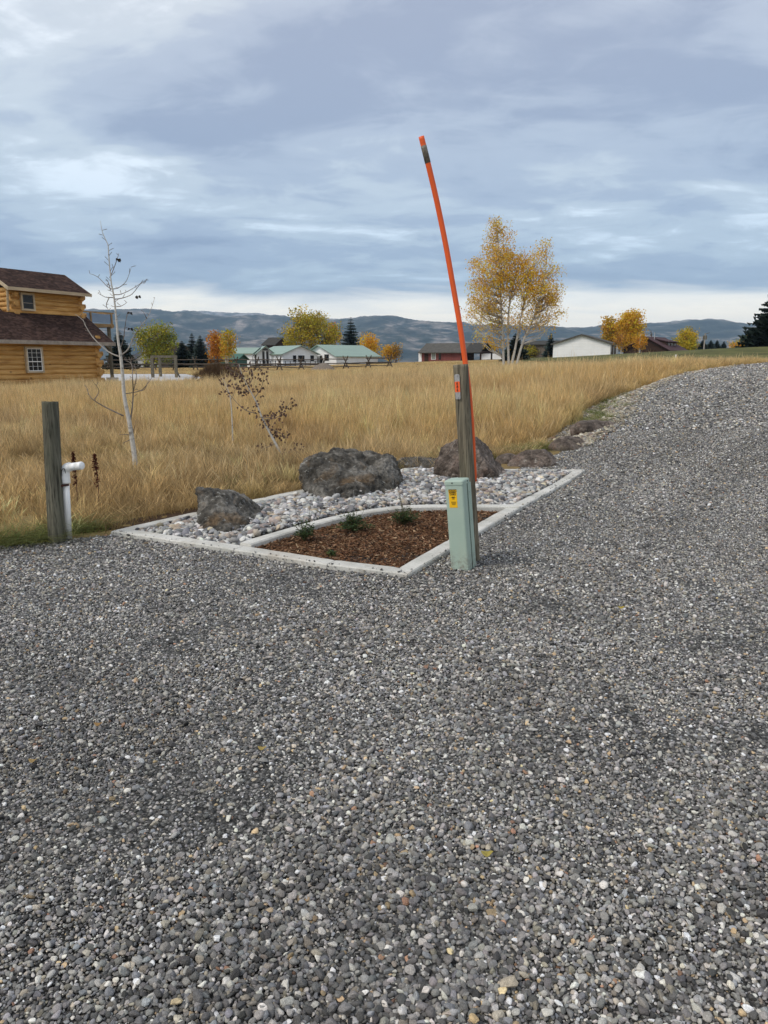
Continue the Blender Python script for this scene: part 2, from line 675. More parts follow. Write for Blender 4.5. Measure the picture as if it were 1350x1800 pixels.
_S = 10.0
_p = CP[:, :2] / _S
_n = len(_p)
_K = _tps(((_p[:, None] - _p[None]) ** 2).sum(2)) + np.eye(_n) * 0.004
_P = np.hstack([np.ones((_n, 1)), _p])
_A = np.zeros((_n + 3, _n + 3))
_A[:_n, :_n] = _K; _A[:_n, _n:] = _P; _A[_n:, :_n] = _P.T
_W = np.linalg.solve(_A, np.concatenate([CP[:, 2], np.zeros(3)]))

# left edge of the gravel, X as a function of Y
GY = [-30, 4.4, 5.0, 5.75, 6.36, 6.80, 8.95, 10.9, 11.0, 11.7, 12.3, 14.0, 16.5, 19.0, 22.3, 25.8, 28.4, 34, 40]
GX = [-30, -30, -12, -5.5, -3.42, -2.52, -.93, .35, 1.95, 2.5, 3.0, 4.25, 5.35, 6.45, 8.7, 11.7, 14.5, 24, 38]
ROAD_EDGE = [(3.0, 12.3), (4.25, 14.0), (5.35, 16.5), (6.45, 19.0), (8.7, 22.3), (11.7, 25.8), (14.5, 28.4), (24, 34)]


def left_x(y):
    return np.interp(y, GY, GX)


def smooth(a, b, x):
    t = np.clip((x - a) / (b - a), 0, 1)
    return t * t * (3 - 2 * t)


def tz(x, y):
    x = np.atleast_1d(np.asarray(x, float)); y = np.atleast_1d(np.asarray(y, float))
    sh = np.broadcast(x, y).shape
    x = np.broadcast_to(x, sh).ravel(); y = np.broadcast_to(y, sh).ravel()
    out = np.empty(len(x))
    for i in range(0, len(x), 40000):
        xs = np.clip(x[i:i + 40000], -160, 160) / _S; ys = np.clip(y[i:i + 40000], -10, 270) / _S
        k = _tps((xs[:, None] - _p[None, :, 0]) ** 2 + (ys[:, None] - _p[None, :, 1]) ** 2)
        out[i:i + 40000] = k @ _W[:_n] + _W[_n] + _W[_n + 1] * xs + _W[_n + 2] * ys
    # the bank falls from the road edge to the field
    d = polydist(x, y, ROAD_EDGE)
    outside = x < left_x(y)
    out -= np.where(outside, 0.22 * smooth(0.05, 0.9, d) * (1 - smooth(2, 9, d)) * smooth(11.6, 14, y) * (1 - smooth(24, 30, y)), 0)
    far = np.maximum(smooth(200, 700, np.hypot(x, y)), 0)
    out = out * (1 - far) - 9.0 * far
    return out.reshape(sh)


def tz1(x, y):
    return float(tz(x, y)[0])


def graded(lo, hi, core_lo, core_hi, step, grow):
    a = list(np.arange(core_lo, core_hi + 1e-6, step))
    s = step
    while a[-1] < hi:
        s *= grow
        a.append(a[-1] + s)
    s = step
    b = []
    x = core_lo
    while x > lo:
        s *= grow
        x -= s
        b.append(x)
    return np.array(b[::-1] + a)


gx = graded(-8000, 8000, -9, 17, 0.25, 1.09)
gy = graded(-300, 8500, 1, 31, 0.25, 1.08)
XX, YY = np.meshgrid(gx, gy)
ZZ = tz(XX, YY)
ing = (XX > left_x(YY)) & (YY < 42) & (XX < 41)
ZZ = np.where(ing, ZZ - 0.06, ZZ) + fbm2(XX * 0.7, YY * 0.7, 3, 3) * 0.03 * (~ing) * smooth(12, 20, np.hypot(XX, YY))
nx, ny = len(gx), len(gy)
idx = np.arange(nx * ny).reshape(ny, nx)
fc = np.stack([idx[:-1, :-1], idx[:-1, 1:], idx[1:, 1:], idx[1:, :-1]], -1).reshape(-1, 4)
me = bpy.data.meshes.new('ground')
me.from_pydata(np.stack([XX, YY, ZZ], -1).reshape(-1, 3).tolist(), [], fc.tolist())
me.materials.append(M_GROUND)
fa = me.attributes.new('far', 'FLOAT', 'POINT')
fa.data.foreach_set('value', smooth(90, 260, np.hypot(XX, YY)).ravel().astype(np.float32))
me.polygons.foreach_set('use_smooth', [True] * len(me.polygons))
ground = tag(link('ground', me), 'dry soil of the open field running out to the hills', 'ground', kind='structure')


def drape(name, rows, mat, lift, cols=24, power=1.0):
    """sheet following the terrain between a left and right edge for each row (y, x0, x1)"""
    v, f = [], []
    for (y, x0, x1) in rows:
        t = np.linspace(0, 1, cols) ** power
        xs = x0 + (x1 - x0) * t
        zs = tz(xs, np.full(cols, y)) + lift
        v += [(a, y, b) for a, b in zip(xs, zs)]
    for r in range(len(rows) - 1):
        for c in range(cols - 1):
            a = r * cols + c
            f.append((a, a + 1, a + cols + 1, a + cols))
    m = bpy.data.meshes.new(name)
    m.from_pydata(v, [], f)
    m.materials.append(mat)
    m.polygons.foreach_set('use_smooth', [True] * len(f))
    return link(name, m)


rows_y = sorted(set([-8.0, -4.0, -1.0] + list(np.arange(0.5, 32, 0.25)) + GY[2:16] + [34, 37, 40]))
drive = drape('gravel_driveway', [(y, max(float(left_x(y)), -9.0), 40.0) for y in rows_y if y <= 38], M_GSHEET, -0.012, 120, 1.6)
tag(drive, 'grey gravel driveway covering the foreground and climbing to the horizon', 'driveway', kind='structure')
bank_rows = []
for y in np.arange(12.4, 27, 0.3):
    w = 1.25 * float(smooth(12.3, 14.5, y) * (1 - smooth(21, 26.5, y))) + 0.06
    bank_rows.append((y, float(left_x(y)) - w, float(left_x(y)) + 0.1))
bank = drape('bank', bank_rows, M_BANK, 0.012, 8)
tag(bank, 'pale stony bank between the driveway and the tall grass', 'bank', kind='structure')
lawn_rows = []
for y in np.arange(58, 150, 2.0):
    x0 = float(np.interp(y, [58, 60, 64, 72, 82, 92, 105, 150], [60, 33, 27, 22, 18, 15.5, 17, 25]))
    lawn_rows.append((y, x0, 150.0))
lawn = drape('lawn', lawn_rows, M_LAWN, 0.06, 50)
tag(lawn, 'mown green lawn rising behind the tall grass', 'lawn', kind='structure')
pad = drape('gravel_pad', [(y, float(np.interp(y, [52, 55, 66], [-27, -27, -27])), float(np.interp(y, [52, 56, 66], [-14, -13.2, -17.5]))) for y in np.arange(52, 67, 1.5)], M_PAD, 0.10, 10)
tag(pad, 'pale grey gravel pad beside the log house', 'gravel pad', kind='structure')

# ------------------------------------------------------------------ scattering of loose stuff
lib = {}


def library(name, meshes):
    col = bpy.data.collections.new(name)
    for i, m in enumerate(meshes):
        o = bpy.data.objects.new('%s_%02d' % (name, i), m)
        col.objects.link(o)
    lib[name] = col
    return col


def scatter(name, P, R, S, T, I, col, parent=None):
    """one object whose points carry real geometry; P positions, R eulers, S scales, T tints, I variant"""
    me = bpy.data.meshes.new(name)
    me.from_pydata(P.tolist(), [], [])
    for an, dat in (('rot', R), ('scl', S)):
        a = me.attributes.new(an, 'FLOAT_VECTOR', 'POINT')
        a.data.foreach_set('vector', np.ascontiguousarray(dat, np.float32).ravel())
    a = me.attributes.new('variant', 'INT', 'POINT')
    a.data.foreach_set('value', np.ascontiguousarray(I, np.int32))
    add_color(me, T)
    o = link(name, me, parent, True)
    ng = bpy.data.node_groups.new(name, 'GeometryNodeTree')
    ng.interface.new_socket('Geometry', in_out='INPUT', socket_type='NodeSocketGeometry')
    ng.interface.new_socket('Geometry', in_out='OUTPUT', socket_type='NodeSocketGeometry')
    N, L = ng.nodes, ng.links
    gi, go = N.new('NodeGroupInput'), N.new('NodeGroupOutput')
    mp = N.new('GeometryNodeMeshToPoints')
    ci = N.new('GeometryNodeCollectionInfo')
    ci.inputs[0].default_value = col
    ci.inputs['Separate Children'].default_value = True
    ci.inputs['Reset Children'].default_value = True
    ip = N.new('GeometryNodeInstanceOnPoints')
    ip.inputs['Pick Instance'].default_value = True
    L.new(gi.outputs[0], mp.inputs[0])
    L.new(mp.outputs[0], ip.inputs['Points'])
    L.new(ci.outputs[0], ip.inputs['Instance'])
    for an, dt, sk in (('variant', 'INT', 'Instance Index'), ('rot', 'FLOAT_VECTOR', 'Rotation'), ('scl', 'FLOAT_VECTOR', 'Scale')):
        na = N.new('GeometryNodeInputNamedAttribute')
        na.data_type = dt
        na.inputs[0].default_value = an
        L.new(na.outputs[0], ip.inputs[sk])
    L.new(ip.outputs[0], go.inputs[0])
    md = o.modifiers.new('scatter', 'NODES')
    md.node_group = ng
    return o


def stone_mesh(name, seed, mat, sub=2, cuts=7, rough=0.12, smooth_sh=True):
    r = np.random.RandomState(seed)
    bm = bmesh.new()
    bmesh.ops.create_icosphere(bm, subdivisions=sub, radius=1.0)
    V = np.array([v.co[:] for v in bm.verts])
    for k in range(cuts):
        n = r.normal(size=3); n /= np.linalg.norm(n)
        d = r.uniform(0.48, 0.85)
        s = V @ n
        over = np.maximum(s - d, 0)
        V -= np.outer(over * 0.92, n)
    off = Vector(r.uniform(-50, 50, 3))
    for i, v in enumerate(bm.verts):
        p = Vector(V[i])
        k = 1 + rough * mnoise.noise(p * 1.3 + off) + rough * 0.4 * mnoise.noise(p * 3.1 + off)
        v.co = p * k
    me = bpy.data.meshes.new(name)
    bm.to_mesh(me)
    bm.free()
    me.materials.append(mat)
    me.polygons.foreach_set('use_smooth', [bool(smooth_sh)] * len(me.polygons))
    return me


GRAVEL_MESHES = [stone_mesh('gravel_stone', 100 + i, M_GRAVEL, 2, 9 + i % 6, 0.16, i % 2 == 0) for i in range(20)]
library('gravel_variant', GRAVEL_MESHES)
RIVER_MESHES = [stone_mesh('river_stone', 300 + i, M_RIVER, 2, 3 + i % 4, 0.12) for i in range(16)]
library('river_variant', RIVER_MESHES)

# planter outline (outer edge of the concrete edging), anticlockwise from the left tip
TIP_L, P_A, P_B, FRONT, TIP_R, BACK, P_C = (-2.58, 6.80), (-1.28, 6.10), (-.45, 5.63), (.18, 5.36), (2.98, 10.85), (.35, 11.12), (-1.99, 7.70)
PLANTER = [TIP_L, P_A, P_B, FRONT, TIP_R, BACK, P_C]
ARC = [(-1.33, 6.12), (-1.17, 6.42), (-.846, 6.93), (-.65, 7.22), (-.41, 7.51), (-.173, 7.73), (.06, 7.89), (.28, 7.98), (.64, 8.01), (1.47, 8.01)]
MULCH = [(-1.31, 6.17), (-.45, 5.69), (.18, 5.42), (1.43, 7.95)] + ARC[::-1][1:-1]


def palette(n, cols, weights, jit, r):
    cols = np.array(cols, float)
    w = np.array(weights, float); w /= w.sum()
    k = r.choice(len(cols), n, p=w)
    c = cols[k] * np.exp(r.normal(0, jit, (n, 1))) * np.exp(r.normal(0, 0.018, (n, 3)))
    return np.clip(c, 0.012, 0.8)


GCOLS = [(.235, .230, .222), (.135, .133, .130), (.185, .190, .200), (.36, .35, .325), (.270, .245, .200), (.62, .60, .55), (.40, .30, .18), (.25, .145, .095), (.070, .069, .067)]
GW = [30, 24, 13, 15, 11, 4.2, 1.8, 0.6, 11]


RUTS = [[(-1.6, 0.5), (-.3, 3.0), (1.3, 6.0), (3.3, 9.0), (6.0, 13.0), (9.5, 18.0), (15, 24)], [(.0, .5), (1.2, 3.0), (2.8, 6.0), (4.8, 9.0), (7.6, 13.0), (11.3, 18.0), (18, 24)],
        [(1.4, .8), (.0, 3.2), (-2.2, 4.6), (-6, 5.0)], [(2.6, 1.6), (1.1, 4.2), (-1.2, 5.2), (-3.2, 5.7), (-7, 5.9)]]


def gravel_layer(y0, y1, cell, rad, rs, seed, keep=1.0, sig=0.30, lift=0.25):
    r = np.random.RandomState(seed)
    xs = np.arange(-0.57 * y1 - 2.3, 0.57 * y1 + 2.3, cell)
    ys = np.arange(y0, y1, cell * 0.9)
    X, Y = np.meshgrid(xs, ys)
    X = X + (np.arange(len(ys)) % 2)[:, None] * cell * 0.5
    X = (X + r.uniform(-.42, .42, X.shape) * cell).ravel()
    Y = (Y + r.uniform(-.42, .42, Y.shape) * cell).ravel()
    k = (np.abs(X) < 0.56 * Y + 2.2) & ((np.abs(X) < .56 * Y + .25) | (r.rand(len(X)) < .5)) & (X > left_x(Y) - 0.05 + 0.05 * fbm2(X * 3, Y * 3, 9, 2)) & (r.rand(len(X)) < keep)
    k &= ~inpoly(X, Y, PLANTER)
    k &= X < 34
    X, Y = X[k], Y[k]
    n = len(X)
    patch = fbm2(X * 0.55, Y * 0.4, 21, 4)
    sz = rad * np.exp(r.normal(0, sig, n)) * (1 + 0.28 * patch)
    rut = np.minimum.reduce([polydist(X, Y, q) for q in RUTS])
    rw = np.exp(-(rut / .24) ** 2)
    sz = sz * (1 - .18 * rw)
    sz = np.clip(sz, rad * 0.45, rad * 2.2) * np.interp(Y, [1.5, 2.3, 3.4], [1.06, 1.0, 1.0])
    sz = sz * np.where(np.abs(X) < .56 * Y + .25, 1.0, 1.4)
    S = np.stack([sz * r.uniform(.85, 1.35, n), sz * r.uniform(.75, 1.1, n), sz * r.uniform(.5, .85, n)], 1)
    Z = tz(X, Y) - 0.012 + sz * (lift + r.uniform(-.45, .75, n)) + 0.012 * fbm2(X * 1.7, Y * 1.7, 31, 3)
    R = np.stack([r.normal(0, .45, n), r.normal(0, .45, n), r.uniform(0, 6.28, n)], 1)
    T = palette(n, GCOLS, GW, 0.36, r) * np.array((1.10, 1.075, 1.045))
    T *= (1.04 + 0.15 * fbm2(X * 0.5 + 3, Y * 0.35, 44, 4) + 0.07 * fbm2(X * 2.2, Y * 2.2, 45, 3))[:, None]
    T *= (1 + .16 * rw - .10 * np.exp(-((rut - .62) / .28) ** 2))[:, None]
    return np.stack([X, Y, Z], 1), R, S, np.clip(T, .012, .8), r.randint(0, len(GRAVEL_MESHES), n)


layers = [gravel_layer(1.15, 3.4, .0102, .0066, 1, 1, 1.0, .38, .2),
          gravel_layer(3.4, 4.6, .0118, .0073, 1, 6, 1.0, .36, .2),
          gravel_layer(4.6, 7.4, .0125, .0072, 1, 2, 1.0, .36, .2),
          gravel_layer(7.4, 13.5, .0175, .0102, 1, 3, 1.0, .32, .2),
          gravel_layer(13.5, 33, .031, .018, 1, 4, 1.0, .3, .2),
          gravel_layer(1.15, 7.0, .033, .0108, 1, 5, .5, .24, .35)]
# stones kicked up on to the edging
r = np.random.RandomState(66)
q = []
for (a, b, n) in ((TIP_L, P_A, 40), (P_A, P_B, 30), (P_B, FRONT, 26), (FRONT, TIP_R, 130)):
    t = r.rand(n)
    dx, dy = b[0] - a[0], b[1] - a[1]
    l_ = math.hypot(dx, dy)
    off = np.abs(r.normal(0, .022, n)) - .012
    q.append(np.stack([a[0] + dx * t - dy / l_ * off, a[1] + dy * t + dx / l_ * off, np.where(off > 0.004, .036, .016)], 1))
q = np.concatenate(q)
n = len(q)
sz = .0062 * np.exp(r.normal(0, .35, n))
q[:, 2] += sz * .4
layers.append((q, np.stack([r.normal(0, .3, n), r.normal(0, .3, n), r.uniform(0, 6.28, n)], 1), np.stack([sz * 1.2, sz, sz * .7], 1), palette(n, GCOLS, GW, .3, r), r.randint(0, len(GRAVEL_MESHES), n)))
GP, GR, GS, GT, GI = [np.concatenate(a) for a in zip(*layers)]
# the stones that show largest stay single objects
slant = np.sqrt(GP[:, 0] ** 2 + GP[:, 1] ** 2 + EYE ** 2)
inv = (np.abs(GP[:, 0]) < 0.50 * GP[:, 1] + 0.02) & (GP[:, 1] > 1.56)
app = np.where(inv, GS.max(1) / slant, 0)
top300 = np.argsort(-app)[:290]
msk = np.ones(len(GP), bool)
msk[top300] = False
gravel = scatter('gravel', GP[msk], GR[msk], GS[msk], GT[msk], GI[msk], lib['gravel_variant'], drive)
tag(gravel, 'loose grey gravel stones', kind='stuff')


def single_stones(name, ids, P, R, S, T, I, meshes, parent):
    for k in ids:
        o = bpy.data.objects.new(name, meshes[int(I[k])])
        C.objects.link(o)
        o.parent = parent
        o.location = P[k]
        o.rotation_euler = R[k]
        o.scale = S[k]
        o['tint'] = [float(T[k][0]), float(T[k][1]), float(T[k][2])]


single_stones('gravel_stone', top300, GP, GR, GS, GT, GI, GRAVEL_MESHES, drive)
r_ = np.random.RandomState(77)
ACC = [(895, 1727, .046, (.42, .36, .27)), (586, 1660, .030, (.55, .52, .46)), (962, 1780, .032, (.60, .57, .50)), (833, 1790, .028, (.52, .38, .20)),
       (1125, 1700, .026, (.58, .55, .49)), (310, 1760, .028, (.50, .40, .24)), (475, 1600, .024, (.46, .35, .22)), (1033, 1395, .013, (.6, .57, .5)),
       (300, 1545, .024, (.38, .32, .24)), (62, 1645, .028, (.45, .44, .42)), (740, 1430, .018, (.6, .58, .54)), (1230, 1600, .026, (.5, .48, .44))]
for (px, py, rr, c) in ACC:
    g = gnd(px, py, 0.012)
    o = bpy.data.objects.new('gravel_stone', GRAVEL_MESHES[r_.randint(20)])
    C.objects.link(o)
    o.parent = drive
    o.location = g
    o.scale = (rr * .62, rr * .44, rr * .3)
    o.rotation_euler = (r_.normal(0, .2), r_.normal(0, .2), r_.uniform(-.5, .5))
    o['tint'] = list(c)

# stones of the bank
r = np.random.RandomState(8)
n = 16000
Y = r.uniform(12.6, 26, n)
X = left_x(Y) - 1.3 * smooth(12.3, 14.5, Y) * (1 - smooth(21, 26.5, Y)) * r.rand(n) ** 0.8 + 0.35 * r.rand(n)
sz = .013 * np.exp(r.normal(0, .45, n))
BP = np.stack([X, Y, tz(X, Y) + .012 + sz * .3], 1)
bs = scatter('bank_stones', BP, np.stack([r.normal(0, .4, n), r.normal(0, .4, n), r.uniform(0, 6.28, n)], 1), np.stack([sz * 1.2, sz, sz * .65], 1),
             palette(n, [(.40, .35, .26), (.30, .26, .19), (.52, .48, .40), (.22, .21, .20), (.24, .16, .11)], [4, 3, 2, 3, 1], .2, r), r.randint(0, 16, n), lib['river_variant'], bank)
tag(bs, 'pale tan stones on the bank', kind='stuff')

# ------------------------------------------------------------------ planter: edging, beds
edging = empty('concrete_edging', (0, 0, 0))
tag(edging, 'low pale concrete edging around the rock and bark bed', 'edging')
EW, EH = 0.138, 0.034


def inset(poly, w):
    n = len(poly)
    out = []
    for i in range(n):
        p0, p1, p2 = Vector(poly[i - 1]), Vector(poly[i]), Vector(poly[(i + 1) % n])
        a = (p1 - p0).normalized(); b = (p2 - p1).normalized()
        na, nb = Vector((-a.y, a.x)), Vector((-b.y, b.x))
        m = (na + nb)
        m = m / max(m.length_squared / 2, 0.35)
        out.append(p1 + m * w)
    return out


def edging_run(outer, inner, joints, h=EH, z0=-0.05):
    """outer/inner: matching polylines; joints: fractions per span where the concrete is cut"""
    def lerp(a, b, t):
        return Vector(a) * (1 - t) + Vector(b) * t
    cuts = []
    for i in range(len(outer) - 1):
        L = (Vector(outer[i + 1]) - Vector(outer[i])).length
        k = max(1, int(round(L / 0.95)))
        for j in range(k):
            cuts.append((i, j / k, (j + 1) / k))
    for (i, t0, t1) in cuts:
        g = 0.0035
        L = (Vector(outer[i + 1]) - Vector(outer[i])).length
        e = g / L
        N = max(2, int(L * (t1 - t0) / 0.06))
        rings = []
        for s in range(N + 1):
            t = t0 + e + (t1 - t0 - 2 * e) * s / N
            o = lerp(outer[i], outer[i + 1], t); q = lerp(inner[i], inner[i + 1], t)
            dirv = (q - o).normalized()
            b = 0.010
            wob = lambda k: 0.003 * mnoise.noise(Vector((o.x * 6 + k * 9, o.y * 6, k)))
            zz = tz1(o.x, o.y)
            hh = h + wob(3)
            if s in (0, N):
                hh -= 0.004
            ring = [(o + dirv * wob(1), z0), (o + dirv * wob(1), hh - b), (o + dirv * (b + wob(1)), hh), (q - dirv * (b + wob(2)), hh), (q - dirv * wob(2), hh - b), (q - dirv * wob(2), z0)]
            rings.append([(p.x, p.y, z + zz) for p, z in ring])
        m = MB()
        for ring in rings:
            m.v += ring
        for s in range(N):
            for k in range(5):
                a = s * 6 + k
                m.f.append((a, a + 6, a + 7, a + 1))
                m.m.append(0)
        m.f.append(tuple(range(5, -1, -1))); m.m.append(0)
        m.f.append(tuple(N * 6 + k for k in range(6))); m.m.append(0)
        m.build('edging_segment', M_CONC, edging)


PIN = inset(PLANTER, EW)
ring_o = PLANTER + [PLANTER[0]]
ring_i = PIN + [PIN[0]]
edging_run(ring_o, ring_i, None)
arc_in = []
for i, p in enumerate(ARC):
    a = Vector(ARC[max(0, i - 1)]); b = Vector(ARC[min(len(ARC) - 1, i + 1)])
    d = (b - a).normalized()
    arc_in.append(Vector(p) + Vector((d.y, -d.x)) * 0.13)


def resample(pts, k):
    pts = [Vector(p) for p in pts]
    acc = [0]
    for a, b in zip(pts[:-1], pts[1:]):
        acc.append(acc[-1] + (b - a).length)
    out = []
    for t in np.linspace(0, acc[-1], k):
        for i in range(len(pts) - 1):
            if t <= acc[i + 1] + 1e-9:
                u = (t - acc[i]) / (acc[i + 1] - acc[i])
                out.append(pts[i] * (1 - u) + pts[i + 1] * u)
                break
    return out


ao, ai = resample(ARC, 25), resample(arc_in, 25)


def arc_segment(i0, i1):
    m = MB()
    N = i1 - i0
    for s in range(N + 1):
        o, q = ao[i0 + s].copy(), ai[i0 + s].copy()
        if s in (0, N):
            nb = i0 + s + (1 if s == 0 else -1)
            o = o + (ao[nb] - o).normalized() * .0035
            q = q + (ai[nb] - q).normalized() * .0035
        d = (q - o).normalized()
        b = .012
        h = EH + .022
        for p, z in ((o, -.05), (o, h - b), (o + d * b, h), (q - d * b, h), (q, h - b), (q, -.05)):
            m.v.append((p.x, p.y, z + .003 * mnoise.noise(Vector((p.x * 7, p.y * 7, 4)))))
    for s in range(N):
        for k in range(5):
            a = s * 6 + k
            m.f.append((a, a + 6, a + 7, a + 1)); m.m.append(0)
    m.f.append(tuple(range(5, -1, -1))); m.m.append(0)
    m.f.append(tuple(N * 6 + k for k in range(6))); m.m.append(0)
    m.build('edging_segment', M_CONC, edging)


for i0, i1 in ((1, 9), (9, 16), (16, 24)):
    arc_segment(i0, i1)


def poly_sheet(name, poly, z, mat, step=0.12, bumpy=0.012, seed=1):
    """gently uneven sheet inside a polygon"""
    bm = bmesh.new()
    vs = [bm.verts.new((p[0], p[1], 0)) for p in poly]
    f = bm.faces.new(vs)
    bmesh.ops.triangulate(bm, faces=[f])
    for _ in range(5):
        long = [e for e in bm.edges if e.calc_length() > step * 2]
        if not long:
            break
        bmesh.ops.subdivide_edges(bm, edges=long, cuts=1)
        bmesh.ops.triangulate(bm, faces=[q for q in bm.faces if len(q.verts) > 3])
    for v in bm.verts:
        v.co.z = z + bumpy * mnoise.noise(Vector((v.co.x * 2.3, v.co.y * 2.3, seed)))
    bm.normal_update()
    m = bpy.data.meshes.new(name)
    bm.to_mesh(m)
    bm.free()
    m.materials.append(mat)
    return link(name, m)


rock_bed = poly_sheet('rock_bed', [tuple(p) for p in inset(PLANTER, .1)], -0.004, m_gravel_sheet('rock_bed_fill', ((.05, .05, .05), (.12, .12, .11), (.2, .19, .18))))
tag(rock_bed, 'bed of pale river stones inside the concrete edging', 'rock bed', kind='structure')
mulch_bed = poly_sheet('mulch_bed', MULCH, -0.002, m_plain('bark_mulch', (.10, .048, .022), .95, .5, 40, .1, bump=.6), bumpy=.006)
tag(mulch_bed, 'rounded bed of red brown bark mulch with three small plants', 'mulch bed', kind='structure')

RB_IN = [tuple(p) for p in inset(PLANTER, EW + .015)]
MUL_OUT = [tuple(p) for p in inset(MULCH, -.10)]


def rocks(cell, rad, seed, z, keep=1.0):
    r = np.random.RandomState(seed)
    X, Y = np.meshgrid(np.arange(-2.7, 3.1, cell), np.arange(5.3, 11.5, cell * .9))
    X = (X + r.uniform(-.45, .45, X.shape) * cell).ravel(); Y = (Y + r.uniform(-.45, .45, Y.shape) * cell).ravel()
    k = inpoly(X, Y, RB_IN) & ~inpoly(X, Y, MUL_OUT) & (r.rand(len(X)) < keep)
    X, Y = X[k], Y[k]
    n = len(X)
    sz = np.clip(rad * np.exp(r.normal(0, .38, n)), rad * .45, rad * 2.1)
    mound = .030 * smooth(0, .6, polydist(X, Y, RB_IN + [RB_IN[0]]))
    P = np.stack([X, Y, z + mound + sz * .25 + r.uniform(-.008, .012, n)], 1)
    S = np.stack([sz * r.uniform(1.0, 1.45, n), sz * r.uniform(.8, 1.1, n), sz * r.uniform(.5, .8, n)], 1)
    R = np.stack([r.normal(0, .4, n), r.normal(0, .4, n), r.uniform(0, 6.28, n)], 1)
    T = palette(n, [(.40, .395, .38), (.27, .27, .275), (.52, .50, .455), (.64, .625, .59), (.40, .335, .28), (.16, .16, .165), (.44, .37, .27), (.33, .275, .245)],
                [22, 20, 16, 11, 8, 15, 7, 6], .22, r)
    return P, R, S, T, r.randint(0, len(RIVER_MESHES), n)


L = [rocks(.035, .020, 1, -.004), rocks(.041, .0235, 2, .014, .80)]
RP, RR, RSc, RT, RI = [np.concatenate(a) for a in zip(*L)]
app = RSc.max(1) / RP[:, 1] * np.where(np.arange(len(RP)) >= len(L[0][0]), 1, .5)
pick = np.argsort(-app)[:300]
msk = np.ones(len(RP), bool)
msk[pick] = False
tag(scatter('river_stones', RP[msk], RR[msk], RSc[msk], RT[msk], RI[msk], lib['river_variant'], rock_bed), 'smooth pale river stones', kind='stuff')
single_stones('river_stone', pick, RP, RR, RSc, RT, RI, RIVER_MESHES, rock_bed)


# bark chips
def chip_mesh(seed):
    r = np.random.RandomState(seed)
    m = MB()
    m.box((-1, -.5, -.12), (1, .5, .12))
    v = np.array(m.v)
    v[:, 1] *= 1 - .5 * r.rand(8)
    v[:, 0] *= 1 - .35 * r.rand(8)
    v[:, 2] += .25 * r.uniform(-1, 1) * v[:, 0] ** 2 + r.uniform(-.08, .08, 8)
    m.v = v.tolist()
    return m.mesh('bark_chip', M_CHIP)


library('chip_variant', [chip_mesh(i) for i in range(10)])
r = np.random.RandomState(4)
n = 44000
X = r.uniform(-1.3, 1.6, n); Y = r.uniform(5.3, 8.3, n)
k = inpoly(X, Y, [tuple(p) for p in inset(MULCH, .13)]) 
X, Y = X[k], Y[k]; n = len(X)
sz = .0125 * np.exp(r.normal(0, .4, n))
P = np.stack([X, Y, .001 + .020 * r.rand(n) ** 1.5 + .012 * fbm2(X * 3, Y * 3, 3, 3)], 1)
T = palette(n, [(.165, .080, .040), (.115, .056, .030), (.245, .138, .075), (.35, .235, .14), (.052, .031, .020)], [5, 5, 4, 2, 3], .2, r)
tag(scatter('mulch_chips', P, np.stack([r.normal(0, .35, n), r.normal(0, .35, n), r.uniform(0, 6.28, n)], 1), np.stack([sz, sz * r.uniform(.35, .8, n), sz * .8], 1), T, r.randint(0, 10, n), lib['chip_variant'], mulch_bed),
    'red brown bark chips', kind='stuff')
# ------------------------------------------------------------------ field grass
def tuft_mesh(seed, blades, spread, hgt, width, lean, heads=0.35, segs=3):
    r = np.random.RandomState(seed)
    V, F, Cc = [], [], []
    for b in range(blades):
        a = r.uniform(0, 6.28); d = spread * math.sqrt(r.rand())
        x, y = d * math.cos(a), d * math.sin(a)
        h = hgt * r.uniform(.55, 1.1)
        la = r.uniform(0, 6.28); ll = lean * h * r.uniform(.2, 1.0)
        dx, dy = math.cos(la) * ll, math.sin(la) * ll
        w = width * r.uniform(.7, 1.3)
        fa = r.uniform(0, 3.14)
        wx, wy = math.cos(fa) * w, math.sin(fa) * w
        n0 = len(V)
        tone = r.uniform(.55, 1.32)
        head = r.rand() < heads
        for s in range(segs + 1):
            t = s / segs
            ww = (1 - t * .75) if not head else (.55 if t < .7 else 1.25)
            if s == segs:
                ww = .15
            px, py, pz = x + dx * t * t, y + dy * t * t, h * t * (1 - .12 * (ll / h) * t)
            V.append((px - wx * ww, py - wy * ww, pz)); V.append((px + wx * ww, py + wy * ww, pz))
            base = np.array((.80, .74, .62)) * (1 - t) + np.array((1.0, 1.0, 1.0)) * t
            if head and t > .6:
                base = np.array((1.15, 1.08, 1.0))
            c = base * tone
            Cc += [c, c]
        for s in range(segs):
            a0 = n0 + 2 * s
            F.append((a0, a0 + 1, a0 + 3, a0 + 2))
    me = bpy.data.meshes.new('grass_tuft')
    me.from_pydata(V, [], F)
    me.materials.append(M_GRASS)
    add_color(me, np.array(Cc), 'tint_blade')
    return me


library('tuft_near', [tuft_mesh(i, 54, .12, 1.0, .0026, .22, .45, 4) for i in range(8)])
library('tuft_far', [tuft_mesh(50 + i, 64, .30, 1.0, .0075, .20, .45, 3) for i in range(8)])
library('tuft_short', [tuft_mesh(80 + i, 40, .10, 1.0, .0035, .8, 0, 3) for i in range(5)])
STRAW, GOLD, BROWN, PALE, GREEN = np.array((.69, .530, .275)), np.array((.63, .455, .21)), np.array((.43, .305, .165)), np.array((.76, .62, .38)), np.array((.30, .28, .10))
HOUSE_BOX = [(-15.2, 41.4), (-25.6, 23.5), (-34.2, 28.5), (-21, 50), (-13.5, 46)]


